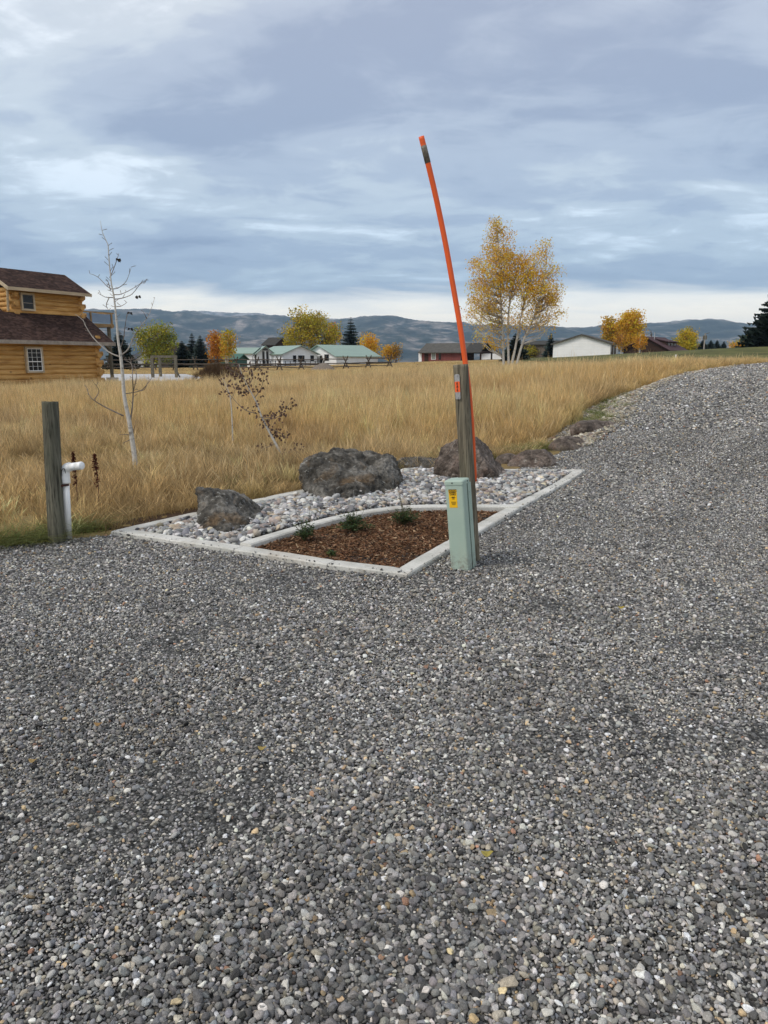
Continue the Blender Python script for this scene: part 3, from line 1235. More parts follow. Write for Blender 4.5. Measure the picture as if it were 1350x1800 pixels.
def grass_zone(y0, y1, dens, hmean, coln, seed, short=False):
    r = np.random.RandomState(seed)
    area = (y1 - y0) * (1.3 * y1 + 6)
    n = int(area * dens)
    X = r.uniform(-.65 * y1 - 3, .65 * y1 + 3, n); Y = r.uniform(y0, y1, n)
    k = (np.abs(X) < .62 * Y + 2.0)
    lx = left_x(Y)
    bankw = 1.2 * smooth(12.3, 14.5, Y) * (1 - smooth(21, 26.5, Y))
    k &= (X < lx - .06 - bankw) | (Y > 40)
    k &= polydist(X, Y, [(1.9, 11.45), (2.55, 11.6), (3.3, 12.75), (4.3, 14.3)]) > .46
    k &= polydist(X, Y, [TIP_L, P_C, (-1.03, 8.95)]) > .14
    onroad = (X > lx - .1) & (Y < 42)
    k &= ~onroad
    k &= ~inpoly(X, Y, [tuple(p) for p in inset(PLANTER, -.05)])
    k &= ~inpoly(X, Y, HOUSE_BOX)
    k &= ~((Y > 51) & (Y < 66.5) & (X < np.interp(Y, [52, 56, 66], [-13.5, -12.8, -17])))
    lawnx = np.interp(Y, [57, 58, 60, 64, 72, 82, 92, 105, 150], [90, 60, 33, 27, 22, 18, 15.5, 17, 25])
    k &= ~((Y > 58) & (X > lawnx + 1.5 * fbm2(X * .2, Y * .2, 5, 2)))
    X, Y = X[k], Y[k]
    low = fbm2(X * .16, Y * .16, 51, 4)
    med = fbm2(X * .6, Y * .45, 52, 4)
    patch = fbm2(X * .09 + 7, Y * .22, 53, 3)
    # thinner dark swale across the near field on the left
    swale = np.exp(-((Y - 13.5 - .35 * X) / 1.1) ** 2) * (X < -.3) * .8
    k = r.rand(len(X)) < (1 - .5 * swale) * (0.88 + .3 * med)
    X, Y, low, med, patch, swale = [a[k] for a in (X, Y, low, med, patch, swale)]
    n = len(X)
    # distance to the mown / driven edges
    edge = np.where(Y < 12, np.minimum(polydist(X, Y, [(a, b) for a, b in zip(GX[1:6], GY[1:6])]), polydist(X, Y, [TIP_L, BACK, TIP_R])), polydist(X, Y, ROAD_EDGE) - 1.0)
    h = hmean * (1 + .30 * med + .18 * low) * np.exp(r.normal(0, .14, n)) * (1 - .45 * swale)
    h *= .55 + .45 * smooth(.0, 1.0, edge)
    h *= np.interp(Y, [34, 50, 64, 74], [1, .92, .75, .35]) * (1 - .52 * smooth(7, 14, X) * smooth(23, 30, Y))
    h *= np.interp(Y, [6, 10.5, 13, 16, 22], [.52, .50, .66, .92, 1.0]) * (1 - .45 * smooth(-7, -10, X) * smooth(38, 42, Y)) * (1 - .3 * smooth(14, 30, X) * smooth(34, 50, Y))
    w1 = np.clip(.45 + 1.1 * low + .5 * med, 0, 1)[:, None]
    w2 = np.clip(.2 + 1.2 * patch, 0, 1)[:, None]
    T = (STRAW * w1 + GOLD * (1 - w1))
    T = T * (1 - .55 * w2) + PALE * .55 * w2
    pb = fbm2(X * .33 + 40, Y * .5, 71, 4)
    bw = np.clip(.65 * swale + .75 * smooth(.1, .55, -med) * (Y < 20) + .55 * smooth(.08, .45, pb) * (1 - .5 * smooth(30, 60, Y)), 0, .85)[:, None]
    T = T * (1 - bw) + BROWN * bw
    nb = (np.interp(Y, [8, 11.5, 13.5, 16], [.35, .50, .35, 0]) * np.clip(.9 + 1.2 * med, .2, 1.4))[:, None]
    T = T * (1 - nb) + (BROWN * np.array((.95, 1.0, 1.0))) * nb
    gw = np.clip((1 - smooth(.0, .40, edge)) * (.10 + 1.0 * fbm2(X * 1.3, Y * 1.3, 61, 2)) + .5 * swale * (r.rand(n) < .35), 0, .9)[:, None]
    T = T * (1 - gw) + GREEN * gw
    T *= np.exp(r.normal(0, np.interp(Y, [10, 25], [.26, .14])[:, None], (n, 1)))
    S = np.stack([np.full(n, 1.0), np.full(n, 1.0), h], 1)
    S[:, :2] *= r.uniform(.8, 1.3, (n, 1))
    P = np.stack([X, Y, tz(X, Y) - .02], 1)
    R = np.stack([r.normal(0, .07, n), r.normal(0.06, .07, n), r.uniform(0, 6.28, n)], 1)
    return P, R, S, np.clip(T, .01, .75), r.randint(0, coln, n)


parts = [grass_zone(5.0, 20, 34, .62, 8, 1), grass_zone(20, 34, 17, .66, 8, 2)]
a = [np.concatenate(q) for q in zip(*parts)]
tag(scatter('field_grass', *a, lib['tuft_near']), 'tall golden dry grass of the near field', 'grass', kind='stuff')
parts = [grass_zone(16, 34, 3.2, .60, 8, 5), grass_zone(34, 58, 4.2, .66, 8, 3), grass_zone(58, 112, 2.2, .62, 8, 4)]
a = [np.concatenate(q) for q in zip(*parts)]
tag(scatter('far_field_grass', *a, lib['tuft_far']), 'tall golden dry grass of the far field', 'grass', kind='stuff')
stalks = grass_zone(8.2, 40, 9, .80, 6, 21)
library('tuft_stalk', [tuft_mesh(120 + i, 9, .16, 1.0, .0032, .30, 1.0, 4) for i in range(6)])
stalks[3][:] = stalks[3] * .45 + np.array((.74, .61, .38)) * .55
tag(scatter('grass_stalks', *stalks, lib['tuft_stalk']), 'pale seeding stalks standing above the field grass', 'grass', kind='stuff')
# short green grass along the edges of the drive
r = np.random.RandomState(9)
spots = []
for (px0, py0, px1, py1, n, wdt) in ((-60, 968, 84, 950, 48, .07), (120, 942, 165, 934, 8, .07), (890, 808, 960, 800, 60, .25), (1050, 745, 1085, 700, 90, .3), (360, 868, 525, 845, 30, .12), (640, 815, 900, 812, 40, .2)):
    for i in range(n):
        t = r.rand()
        zz = .42 if px0 > 1000 else 0.0
        g = gnd(px0 + (px1 - px0) * t, py0 + (py1 - py0) * t, zz)
        spots.append((g.x + r.normal(0, wdt), g.y + abs(r.normal(0, wdt)) + .05))
sp = np.array(spots)
k = (sp[:, 0] < left_x(sp[:, 1]) - .03)
sp = sp[k]
n = len(sp)
hh = .12 * np.exp(r.normal(0, .3, n))
T = np.array((.21, .23, .08)) * np.exp(r.normal(0, .25, (n, 1))) * np.exp(r.normal(0, .08, (n, 3)))
tag(scatter('green_grass', np.stack([sp[:, 0], sp[:, 1], tz(sp[:, 0], sp[:, 1])], 1), np.stack([np.zeros(n), np.zeros(n), r.uniform(0, 6.28, n)], 1),
            np.stack([np.full(n, 1.0), np.full(n, 1.0), hh], 1), T, r.randint(0, 5, n), lib['tuft_short']), 'short green grass along the edges of the gravel', 'grass', kind='stuff')


# ------------------------------------------------------------------ boulders
def boulder(name, lobes, cuts, loc, mat, label, seed, sub=6, rough=.10, rz=0.0, group=None):
    """lobes: (cx,cy,cz, rx,ry,rz) ellipsoids in metres, star-shaped hull from the centre; cuts: (nx,ny,nz,d)"""
    bm = bmesh.new()
    bmesh.ops.create_icosphere(bm, subdivisions=sub, radius=1.0)
    D = np.array([v.co[:] for v in bm.verts])
    best = np.zeros(len(D))
    for (cx, cy, cz, rx, ry, rz_) in lobes:
        q = np.array((rx, ry, rz_)); c = np.array((cx, cy, cz))
        a = ((D / q) ** 2).sum(1); b = -2 * (D * c / q ** 2).sum(1); cc = ((c / q) ** 2).sum() - 1
        disc = b * b - 4 * a * cc
        t = np.where(disc > 0, (-b + np.sqrt(np.maximum(disc, 0))) / (2 * a), 0)
        best = np.maximum(best, t)
    V = D * best[:, None]
    for (nx_, ny_, nz_, d) in cuts:
        nn = np.array((nx_, ny_, nz_), float); nn /= np.linalg.norm(nn)
        over = np.maximum(V @ nn - d, 0)
        V -= np.outer(over * .9, nn)
    size = np.abs(V).max()
    off = Vector((seed * 3.7, seed * 1.3, seed))
    for i, v in enumerate(bm.verts):
        p = Vector(V[i])
        q = p / size
        k = rough * (mnoise.noise(q * 2.1 + off) + .6 * mnoise.noise(q * 4.7 + off) + .42 * mnoise.noise(q * 9 + off) + .34 * mnoise.noise(q * 19 + off) + .22 * mnoise.noise(q * 42 + off))
        rid = abs(mnoise.noise(q * 3.3 + off * 2))
        v.co = p * (1 + k - .10 * max(0, .12 - rid) / .12 * rough * 6)
    me = bpy.data.meshes.new(name)
    bm.to_mesh(me)
    bm.free()
    me.materials.append(mat)
    me.polygons.foreach_set('use_smooth', [True] * len(me.polygons))
    o = link(name, me)
    o.location = loc
    o.rotation_euler = (0, 0, rz)
    return tag(o, label, 'boulder', group)


bb = 'boulders of the rock bed'


def hull_boulder(name, pts, mat, label, seed, rough=.05, dents=(), group=None, soft=.5):
    """rock grown from the convex hull of a few points, dented, rounded and roughened"""
    bm = bmesh.new()
    c = sum((Vector(p) for p in pts), Vector()) / len(pts)
    for p in pts:
        bm.verts.new(Vector(p) - c)
    bmesh.ops.convex_hull(bm, input=bm.verts)
    bmesh.ops.delete(bm, geom=[v for v in bm.verts if not v.link_faces], context='VERTS')
    bmesh.ops.triangulate(bm, faces=bm.faces)
    for k in range(5):
        bmesh.ops.subdivide_edges(bm, edges=bm.edges, cuts=1, use_grid_fill=True)
        bmesh.ops.triangulate(bm, faces=bm.faces)
        if k >= 2:
            bmesh.ops.smooth_vert(bm, verts=bm.verts, factor=soft, use_axis_x=True, use_axis_y=True, use_axis_z=True)
    for (d, rad_, vec) in dents:
        d = Vector(d) - c
        for v in bm.verts:
            v.co += Vector(vec) * math.exp(-((v.co - d).length / rad_) ** 2)
    bm.normal_update()
    off = Vector((seed * 3.7, seed * 1.3, seed))
    nn = [v.normal.copy() for v in bm.verts]
    for v, q_ in zip(bm.verts, nn):
        p = v.co
        k = mnoise.noise(p * 4 + off) + .7 * mnoise.noise(p * 9 + off) + .5 * mnoise.noise(p * 19 + off) + .35 * mnoise.noise(p * 40 + off)
        d1 = mnoise.voronoi(p * 5.0 + off)[0]
        d2 = mnoise.voronoi(p * 12.0 + off)[0]
        f_ = min(.35, d1[1] - d1[0]) * 2.2 + min(.3, d2[1] - d2[0]) * .9
        v.co = p + q_ * rough * (k + f_ - .6)
    me = bpy.data.meshes.new(name)
    bm.to_mesh(me)
    bm.free()
    me.materials.append(mat)
    me.polygons.foreach_set('use_smooth', [True] * len(me.polygons))
    o = link(name, me)
    o.location = c
    return tag(o, label, 'boulder', group)


K = lambda x, y, d: at(x, y, d)
hull_boulder('boulder', [K(528, 848, 9.2), K(530, 812, 9.2), K(546, 803, 9.1), K(572, 797, 9.3), K(590, 789, 9.4), K(606, 790, 9.4), K(640, 803, 9.3), K(672, 797, 9.3), K(690, 799, 9.4), K(702, 815, 9.45), K(707, 838, 9.4),
                         K(694, 866, 8.9), K(640, 882, 8.5), K(604, 892, 8.3), K(566, 892, 8.3), K(536, 872, 8.7), K(620, 848, 8.62), K(560, 842, 8.72), K(664, 838, 8.8),
                         K(560, 800, 9.9), K(690, 806, 9.9), K(545, 860, 9.9), K(700, 860, 9.9), (-.9, 9.3, -.12), (.2, 9.3, -.12)],
             M_BOULD, 'largest dark grey boulder, wide and humped, in the middle of the river stones', 3, .034,
             [(K(653, 798, 9.2), .15, (0, 0, -.13)), (K(653, 812, 8.9), .12, (0, .08, -.05)), (K(640, 850, 8.8), .16, (0, .10, 0)), (K(575, 862, 8.75), .09, (0, .06, 0)), (K(610, 820, 8.95), .10, (0, .05, -.02))], bb)
hull_boulder('boulder', [K(345, 859, 7.3), K(350, 884, 7.08), K(372, 856, 7.6), K(410, 860, 7.7), K(398, 866, 7.3), K(390, 880, 7.05), K(442, 880, 7.6), K(470, 899, 7.65), K(440, 928, 6.95), K(396, 956, 6.55), K(366, 944, 6.7), K(346, 916, 6.98),
                         K(360, 868, 7.95), K(440, 895, 8.0), (-1.9, 7.5, -.1), (-1.4, 7.5, -.1)],
             M_BOULD, 'smaller slanting grey boulder near the pointed tip of the concrete edging', 8, .026,
             [(K(380, 905, 7.05), .10, (0, .03, 0)), (K(352, 918, 7.1), .07, (.04, .03, 0))], bb)
boulder('boulder', [(0, 0, .04, .46, .42, .40), (.25, 0, -.05, .33, .32, .27)],
        [(.75, -.3, .55, .34), (-.6, -.4, .6, .37), (0, -1, .2, .37)],
        (1.16, 10.2, .13), M_BOULD2, 'rounded brown boulder behind the wooden post with the orange pole', 5, rough=.08, group=bb)
boulder('boulder', [(0, 0, 0, .42, .22, .17)], [(0, 0, 1, .13)], (.55, 11.30, .02), M_BOULD, 'low flat dark rock lying between the two largest boulders', 12, 4, .12)
bg = 'low rocks along the driveway edge'
boulder('boulder', [(0, 0, 0, .50, .30, .22), (-.25, -.05, -.05, .35, .25, .16)], [(-.4, -.4, .8, .20), (.5, -.5, .7, .2)], (2.45, 11.62, .02), M_BOULD2, 'wedge shaped brown rock just behind the far tip of the edging', 14, 4, .10, .5, bg)
boulder('boulder', [(0, 0, 0, .42, .30, .24)], [(0, -.5, .8, .19)], (3.2, 12.75, .10), M_BOULD2, 'middle dark rock of the row along the driveway edge', 17, 4, .12, .7, bg)
boulder('boulder', [(0, 0, 0, .60, .36, .24)], [(0, 0, 1, .18), (0, -.7, .7, .2)], (4.0, 14.05, .31), M_BOULD2, 'long flat rock at the uphill end of the row by the driveway', 19, 4, .10, .6, bg)
boulder('boulder', [(0, 0, 0, .22, .16, .13)], [], (1.98, 11.75, .03), M_BOULD2, 'small brown rock half hidden beside the round boulder', 23, 3, .12, .3, bg)
M_LIME = m_boulder('limestone', (.40, .34, .25), (.42, .33, .2), (.55, .50, .40), (.6, .56, .48))
wr = boulder('boulder', [(0, 0, 0, .14, .09, .06)], [], tuple(gnd(157, 922)), M_LIME, 'small pale tan rock at the gravel edge by the white pipe', 29, 3, .15)

# bare earth by the edging tip
de = poly_sheet('soil_strip', [(-2.78, 6.93), (-2.55, 7.02), (-1.9, 7.98), (-2.05, 8.1), (-2.95, 7.05)], .012, M_SOIL, bumpy=.02)
tag(de, 'bare dark soil beside the concrete edging tip', 'soil', kind='structure')


# ------------------------------------------------------------------ wooden posts, pipe, pedestal, orange pole
def post(name, base, topc, r0, r1, mat, label, seed, crack=None):
    base, topc = Vector(base), Vector(topc)
    ax = (topc - base)
    Lh = ax.length
    z = ax.normalized()
    x = Vector((1, 0, 0)) - z * z.x
    x.normalize()
    y = z.cross(x)
    NS, NR = 48, 60
    m = MB()
    off = Vector((seed, seed * 2.1, 0))
    for i in range(NR + 1):
        t = i / NR
        for k in range(NS):
            a = 2 * math.pi * k / NS
            rr = r0 + (r1 - r0) * t
            rr *= 1 + .03 * mnoise.noise(Vector((math.cos(a) * 1.4, math.sin(a) * 1.4, t * 2)) + off)
            g = mnoise.noise(Vector((math.cos(a) * 9, math.sin(a) * 9, t * 1.6)) + off)
            rr -= .006 * max(0, g - .25) * 2
            if crack:
                for (ca, t0, t1, dep) in crack:
                    da = abs((a - ca - .10 * math.sin(t * 7) + math.pi) % (2 * math.pi) - math.pi)
                    if da < .10 and t0 < t < t1:
                        rr -= dep * (1 - da / .10)
            zz = t * Lh
            if i == NR:
                zz -= .004 * (1 + mnoise.noise(Vector((math.cos(a), math.sin(a), seed)) * 3))
            p = x * math.cos(a) * rr + y * math.sin(a) * rr + z * zz
            m.v.append(tuple(p))
    for i in range(NR):
        for k in range(NS):
            a = i * NS + k; b = i * NS + (k + 1) % NS
            m.f.append((a, b, b + NS, a + NS)); m.m.append(0)
    e = NR * NS
    m.f.append(tuple(e + k for k in range(NS))); m.m.append(0)
    o = m.build(name, mat)
    o.location = base
    for p in o.data.polygons:
        p.use_smooth = len(p.vertices) == 4
    return tag(o, label, 'post')


pA0, pA1 = gnd(99, 952), at(88, 705, 6.60)
pA0.z = -.1
post('wooden_post', pA0, pA1, .072, .070, M_POST_A, 'thick grey green wooden post beside the white pipe', 3, [(4.3, .3, .98, .008)])
B0 = Vector((.738, 5.90, -.1))
B1 = at(809.5, 640, 5.95)
postB = post('wooden_post', B0, B1, .062, .060, M_POST_B, 'weathered wooden post with an orange number plate', 9, [(4.35, .05, .85, .016), (5.2, .35, .7, .006)])

# orange marker pole, fixed to the back of the post
bx = (B1 - B0).normalized()
P0 = at(834, 846, 6.03)
pts = [P0, at(830, 760, 6.03), at(824.5, 690, 6.03), at(817.5, 635, 6.03), at(808, 570, 6.03), at(796, 500, 6.02), at(782.5, 425, 6.0), at(767, 350, 5.97), at(753, 290, 5.94), at(740.5, 240, 5.92)]


def spline(pts, n):
    pts = [Vector(p) for p in pts]
    out = []
    for i in range(len(pts) - 1):
        p0, p1, p2, p3 = pts[max(0, i - 1)], pts[i], pts[i + 1], pts[min(len(pts) - 1, i + 2)]
        for k in range(n):
            t = k / n
            out.append(.5 * ((2 * p1) + (-p0 + p2) * t + (2 * p0 - 5 * p1 + 4 * p2 - p3) * t * t + (-p0 + 3 * p1 - 3 * p2 + p3) * t ** 3))
    out.append(pts[-1])
    return out


pole_path = spline(pts, 6)
pole = empty('marker_pole', P0)
tag(pole, 'tall bent bright orange marker pole fixed behind the numbered post', 'marker pole')
MB().tube(pole_path, .0212, 20).build('pole', M_ORANGE, pole, True)
q = pole_path
mk = MB().tube([q[-6] * .35 + q[-7] * .65, q[-4], q[-3] * .6 + q[-4] * .4], .0222, 20).build('tape_band', M_TAPE, pole, True)
for t in ():
    p = B0 + (B1 - B0) * (.62 + .3 * t)
    mm = MB()
    mm.tube([p + Vector((.066 * math.cos(a), .066 * math.sin(a) + (.055 if math.sin(a) > 0 else 0), 0)) for a in np.linspace(2.6, 6.8, 14)], .004, 6)
    mm.build('strap', M_METAL, pole, True)

# number plate on post B
np_c = at(804.5, 680, 5.895)
yaw = math.radians(-30)
plate = empty('number_plate', np_c)
lean = (B1 - B0).normalized()
plate.rotation_euler = Euler((0, math.atan2(lean.x, lean.z), yaw))
tag(plate, 'narrow metal plate with orange number patch on the wooden post', 'number plate')


def rounded_rect(w, h, r, k=6):
    out = []
    for (cx, cz, a0) in ((w / 2 - r, h / 2 - r, 0), (-w / 2 + r, h / 2 - r, 90), (-w / 2 + r, -h / 2 + r, 180), (w / 2 - r, -h / 2 + r, 270)):
        for i in range(k + 1):
            a = math.radians(a0 + 90 * i / k)
            out.append((cx + r * math.cos(a), cz + r * math.sin(a)))
    return out


def child(mb, name, mat, parent, smooth=False):
    return mb.build(name, mat, parent, smooth, False)


child(MB().prism([(x, 0, z) for x, z in rounded_rect(.043, .195, .012)], (0, -.004, 0)), 'plate', M_METAL, plate)
patch = child(MB().prism([(x, -.0045, z) for x, z in rounded_rect(.0425, .082, .002, 2)], (0, -.001, 0)), 'number_patch', M_STICK_O, plate)
for zz in (.086, -.086):
    child(MB().tube([(0, -.003, zz), (0, -.009, zz)], .0075, 12), 'screw', M_METAL, plate)


def text(s, size, loc, parent, mat, name='lettering', bold=.0008):
    cu = bpy.data.curves.new(name, 'FONT')
    cu.body = s
    cu.size = size
    cu.align_x = 'CENTER'
    cu.align_y = 'CENTER'
    cu.extrude = .0004
    cu.offset = bold
    cu.resolution_u = 3
    cu.materials.append(mat)
    o = bpy.data.objects.new(name, cu)
    C.objects.link(o)
    o.parent = parent
    o.location = loc
    o.rotation_euler = (math.pi / 2, 0, 0)
    return o


for i, d in enumerate('686'):
    text(d, .030, (0, -.0062, .026 - .026 * i), patch, M_BLACK, 'digit', .0007)

# pedestal
ped = empty('utility_pedestal', (.625, 5.66, 0))
ped.rotation_euler = (math.radians(1.0), math.radians(-5.0), math.radians(-26))
tag(ped, 'pale green utility pedestal with a yellow caution sticker', 'pedestal')
PW, PD, PH = .150, .150, .70


def round_box(w, d, z0, z1, r, k=5, top_in=0.0, y_off=0.0):
    ring = rounded_rect(w, d, r, k)
    m = MB()
    lv = [(z0, 0), (z1, 0)] if not top_in else [(z0, 0), (z1 - top_in, 0), (z1 - top_in * .3, top_in * .35), (z1, top_in * 1.3)]
    n = len(ring)
    for z, ins in lv:
        for x, y in ring:
            m.v.append((x * (1 - 2 * ins / w), y * (1 - 2 * ins / d) + y_off, z))
    for i in range(len(lv) - 1):
        for j in range(n):
            a = i * n + j; b = i * n + (j + 1) % n
            m.f.append((a, b, b + n, a + n)); m.m.append(0)
    m.f.append(tuple((len(lv) - 1) * n + j for j in range(n))); m.m.append(0)
    m.f.append(tuple(n - 1 - j for j in range(n))); m.m.append(0)
    return m


body = child(round_box(PW, PD, -.08, PH - .025, .018), 'body', M_PED, ped, False)
cap = child(round_box(PW + .008, PD + .008, PH - .028, PH + .008, .020, 5, .012), 'cap', M_PED, ped, False)
child(MB().tube([(-.01, -PD / 2 - .004, PH - .012), (-.01, -PD / 2 - .008, PH - .012)], .005, 10), 'screw', M_BLACK, ped)
child(MB().tube([(PW / 2 + .003, .02, PH - .012), (PW / 2 + .008, .02, PH - .012)], .0045, 10), 'screw', M_BLACK, ped)
back = child(MB().box((PW / 2 - .004, .020, -.08), (PW / 2 + .0065, PD / 2 + .012, PH - .03)), 'back_panel', M_PED, ped)
for zz in (.06, .1, .38, .6):
    child(MB().tube([(PW / 2 + .005, .045, zz), (PW / 2 + .011, .045, zz)], .0045, 8), 'screw', M_METAL, ped)
child(MB().box((PW / 2 - .001, .0135, -.05), (PW / 2 + .0012, .0185, PH - .032)), 'seam', M_BLACK, ped)
st = child(MB().box((-.033, -PD / 2 - .0015, PH - .205), (.033, -PD / 2 + .001, PH - .062)), 'caution_sticker', M_STICK_Y, ped)
st.location.x = -.012
child(MB().box((-.033, -PD / 2 - .0022, PH - .078), (.033, -PD / 2 - .0005, PH - .0615)), 'header', M_BLACK, st)
yf = -PD / 2 - .0027
text('CAUTION', .0155, (0, yf, PH - .0705), st, M_STICK_Y, 'lettering', .0003)
text('BURIED', .0165, (0, yf + .0006, PH - .0875), st, M_BLACK, 'lettering', .0006)
text('CABLE', .0165, (0, yf + .0006, PH - .1025), st, M_BLACK, 'lettering', .0006)
for (w, z, h) in ((.026, .1225, .007), (.046, .1265, .0015), (.020, .1355, .0065), (.042, .160, .0030), (.036, .167, .0030), (.032, .174, .0030), (.028, .181, .0030)):
    child(MB().box((-w / 2 + .003, -PD / 2 - .0021, PH - z - h / 2), (w / 2 + .003, -PD / 2 - .0005, PH - z + h / 2)), 'print_line', M_BLACK, st)

# white standpipe
pv = empty('standpipe', gnd(118, 943))
tag(pv, 'white plastic standpipe with an elbow strapped to the wooden post', 'pipe')
b0 = gnd(120, 945); b0.z = -.05
t0 = at(114.5, 838, 6.60)
MB().tube([b0, t0], .033, 20).build('pipe', M_PVC, pv, True)
el = [t0 + Vector((0, 0, -.06)), at(114.3, 832, 6.60), at(115, 826, 6.60), at(118, 822, 6.595), at(124, 820.5, 6.59)]
MB().tube(spline(el, 4), .041, 20).build('elbow', M_PVC, pv, True)
MB().tube([at(120, 821, 6.595), at(138, 819, 6.56)], .034, 20).build('outlet_pipe', M_PVC, pv, True)
MB().tube([at(136, 819.4, 6.565), at(143.5, 818.4, 6.55), at(144.5, 818.3, 6.548)], [.0365, .0365, .033], 20).build('end_cap', M_PVC, pv, True)
sp_ = [at(99, 856, 6.50), at(106, 854.5, 6.53), at(114, 853, 6.555), at(121, 852, 6.58)]
stp = MB()
for i in range(3):
    a, b = sp_[i], sp_[i + 1]
    stp.box((-.001, -.002, -.010), ((b - a).length + .001, .002, .010), Matrix.Translation(a) @ (b - a).to_track_quat('X', 'Z').to_matrix().to_4x4())
stp.build('strap', M_RUST, pv)
MB().tube(spline([at(108, 836, 6.55), at(109, 826, 6.54), at(113, 824, 6.55), at(115, 832, 6.55)], 5), .0035, 6).build('wire', M_BLACK, pv, True)
MB().tube(spline([at(119, 856, 6.63), at(121, 868, 6.62), at(123, 880, 6.64)], 4), .005, 6).build('strap_end', M_RUST, pv, True)


# ------------------------------------------------------------------ small plants in the mulch
def leaf_verts(base, d, length, width, up, droop=.2):
    d = Vector(d).normalized()
    s = d.cross(Vector(up))
    s = s.normalized() if s.length > 1e-4 else Vector((1, 0, 0))
    mid = Vector(base) + d * length * .5 + Vector((0, 0, .06 * length))
    tip = Vector(base) + d * length - Vector((0, 0, droop * length))
    return [Vector(base), mid - s * width * .5, tip, mid + s * width * .5]


def leaf_mesh(leaves, cols, mat, name):
    V, F, Cc = [], [], []
    for lv, c in zip(leaves, cols):
        n0 = len(V)
        V += [tuple(p) for p in lv]
        F.append(tuple(range(n0, n0 + len(lv))))
        Cc += [c] * len(lv)
    me = bpy.data.meshes.new(name)
    me.from_pydata(V, [], F)
    me.materials.append(mat)
    add_color(me, np.array(Cc))
    return me


M_STEM = m_plain('green_stem', (.10, .09, .04), .8, .3)


def bed_plant(px, py, w, h, label, seed, dry=3, z=.012):
    g = gnd(px, py, z)
    o = empty('bed_plant', g)
    tag(o, label, 'plant', 'small plants in the bark mulch')
    r = random.Random(seed)
    st, lv, cs = MB(), [], []
    for k in range(int(30 * (w / .24))):
        a = r.uniform(0, 6.28)
        out = r.uniform(.1, 1) * w * .5
        top = Vector((g.x + math.cos(a) * out, g.y + math.sin(a) * out, z + h * r.uniform(.35, 1.0) * (1 - .35 * out / (w * .5))))
        mid = g * .5 + top * .5 + Vector((0, 0, .02))
        st.tube([g, mid, top], [.0025, .002, .0012], 5, False)
        for i in range(11):
            t = r.uniform(.25, 1)
            p = g * (1 - t) ** 2 + mid * 2 * t * (1 - t) + top * t * t
            aa = r.uniform(0, 6.28)
            d = Vector((math.cos(aa), math.sin(aa), r.uniform(-.1, .9)))
            lv.append(leaf_verts(p, d, r.uniform(.028, .055), r.uniform(.010, .019), (0, 0, 1)))
            k2 = r.uniform(.6, 1.5)
            cs.append((.050 * k2, .082 * k2, .032 * k2) if r.random() > .2 else (.11 * k2, .14 * k2, .045 * k2))
    st.build('stem', M_STEM, o)
    me = leaf_mesh(lv, cs, M_LEAF, 'foliage')
    tag(link('foliage', me, o, True), kind='stuff')
    if dry:
        dm = MB()
        lv, cs = [], []
        for k in range(dry):
            a = r.uniform(0, 6.28)
            tp = g + Vector((math.cos(a) * w * .3, math.sin(a) * w * .3, h * r.uniform(1.2, 1.75)))
            dm.tube([g, g * .4 + tp * .6 + Vector((.01, 0, 0)), tp], [.002, .0016, .001], 5, False)
            for i in range(7):
                t = .55 + .45 * i / 6
                p = g * (1 - t) + tp * t
                d = Vector((r.uniform(-1, 1), r.uniform(-1, 1), .6))
                lv.append(leaf_verts(p, d, .022, .008, (0, 0, 1)))
                cs.append((.15, .10, .055))
        dm.build('dry_stalk', M_STEM, o)
        tag(link('dry_leaves', leaf_mesh(lv, cs, M_LEAF, 'dry_leaves'), o, True), kind='stuff')
    return o


bed_plant(535, 951, .24, .22, 'small upright dark green plant nearest the smaller grey boulder', 1, 3)
bed_plant(622, 934, .46, .20, 'widest low dark green plant in the middle of the mulch row', 2, 2)
bed_plant(710, 923, .36, .22, 'small green plant with dry stalks nearest the green pedestal', 3, 6)
bed_plant(582, 979, .06, .05, 'tiny green sprig alone in the open mulch', 4, 0)


# red brown dock weeds
def dock(px, py0, py1, Y, label, seed, wdt):
    r = random.Random(seed)
    top = at(px, py0, Y)
    base = at(px + 8, py1 + 30, Y)
    o = empty('dock_weed', base)
    tag(o, label, 'weed', 'dry dock weeds by the pipe')
    MB().tube(spline([base, base * .5 + top * .5 + Vector((.012, 0, 0)), top], 5), .0035, 6).build('stem', M_RUST, o)
    lv, cs = [], []
    for i in range(420):
        t = r.random() ** 1.2
        p = top * (1 - .62 * t) + base * .62 * t
        if math.sin(t * 31 + seed) < -.45 and t > .4:
            continue
        a = r.uniform(0, 6.28)
        rad = wdt * r.random() * (.35 + .65 * math.sin(min(1, t * 2.2) * 2.2))
        p = p + Vector((math.cos(a) * rad, math.sin(a) * rad, r.uniform(-.01, .01)))
        d = Vector((r.uniform(-1, 1), r.uniform(-1, 1), r.uniform(-.6, 1)))
        lv.append(leaf_verts(p, d, .022, .016, (.3, .1, 1)))
        k = r.uniform(.6, 1.6)
        cs.append((.095 * k, .022 * k, .015 * k))
    link('seed_head', leaf_mesh(lv, cs, M_LEAF, 'seed_head'), o, True)


dock(128, 795, 855, 7.6, 'dark red dock weed rising just behind the white pipe', 3, .020)
dock(166, 799, 858, 7.6, 'dark red dock weed standing clear of the white pipe', 7, .030)

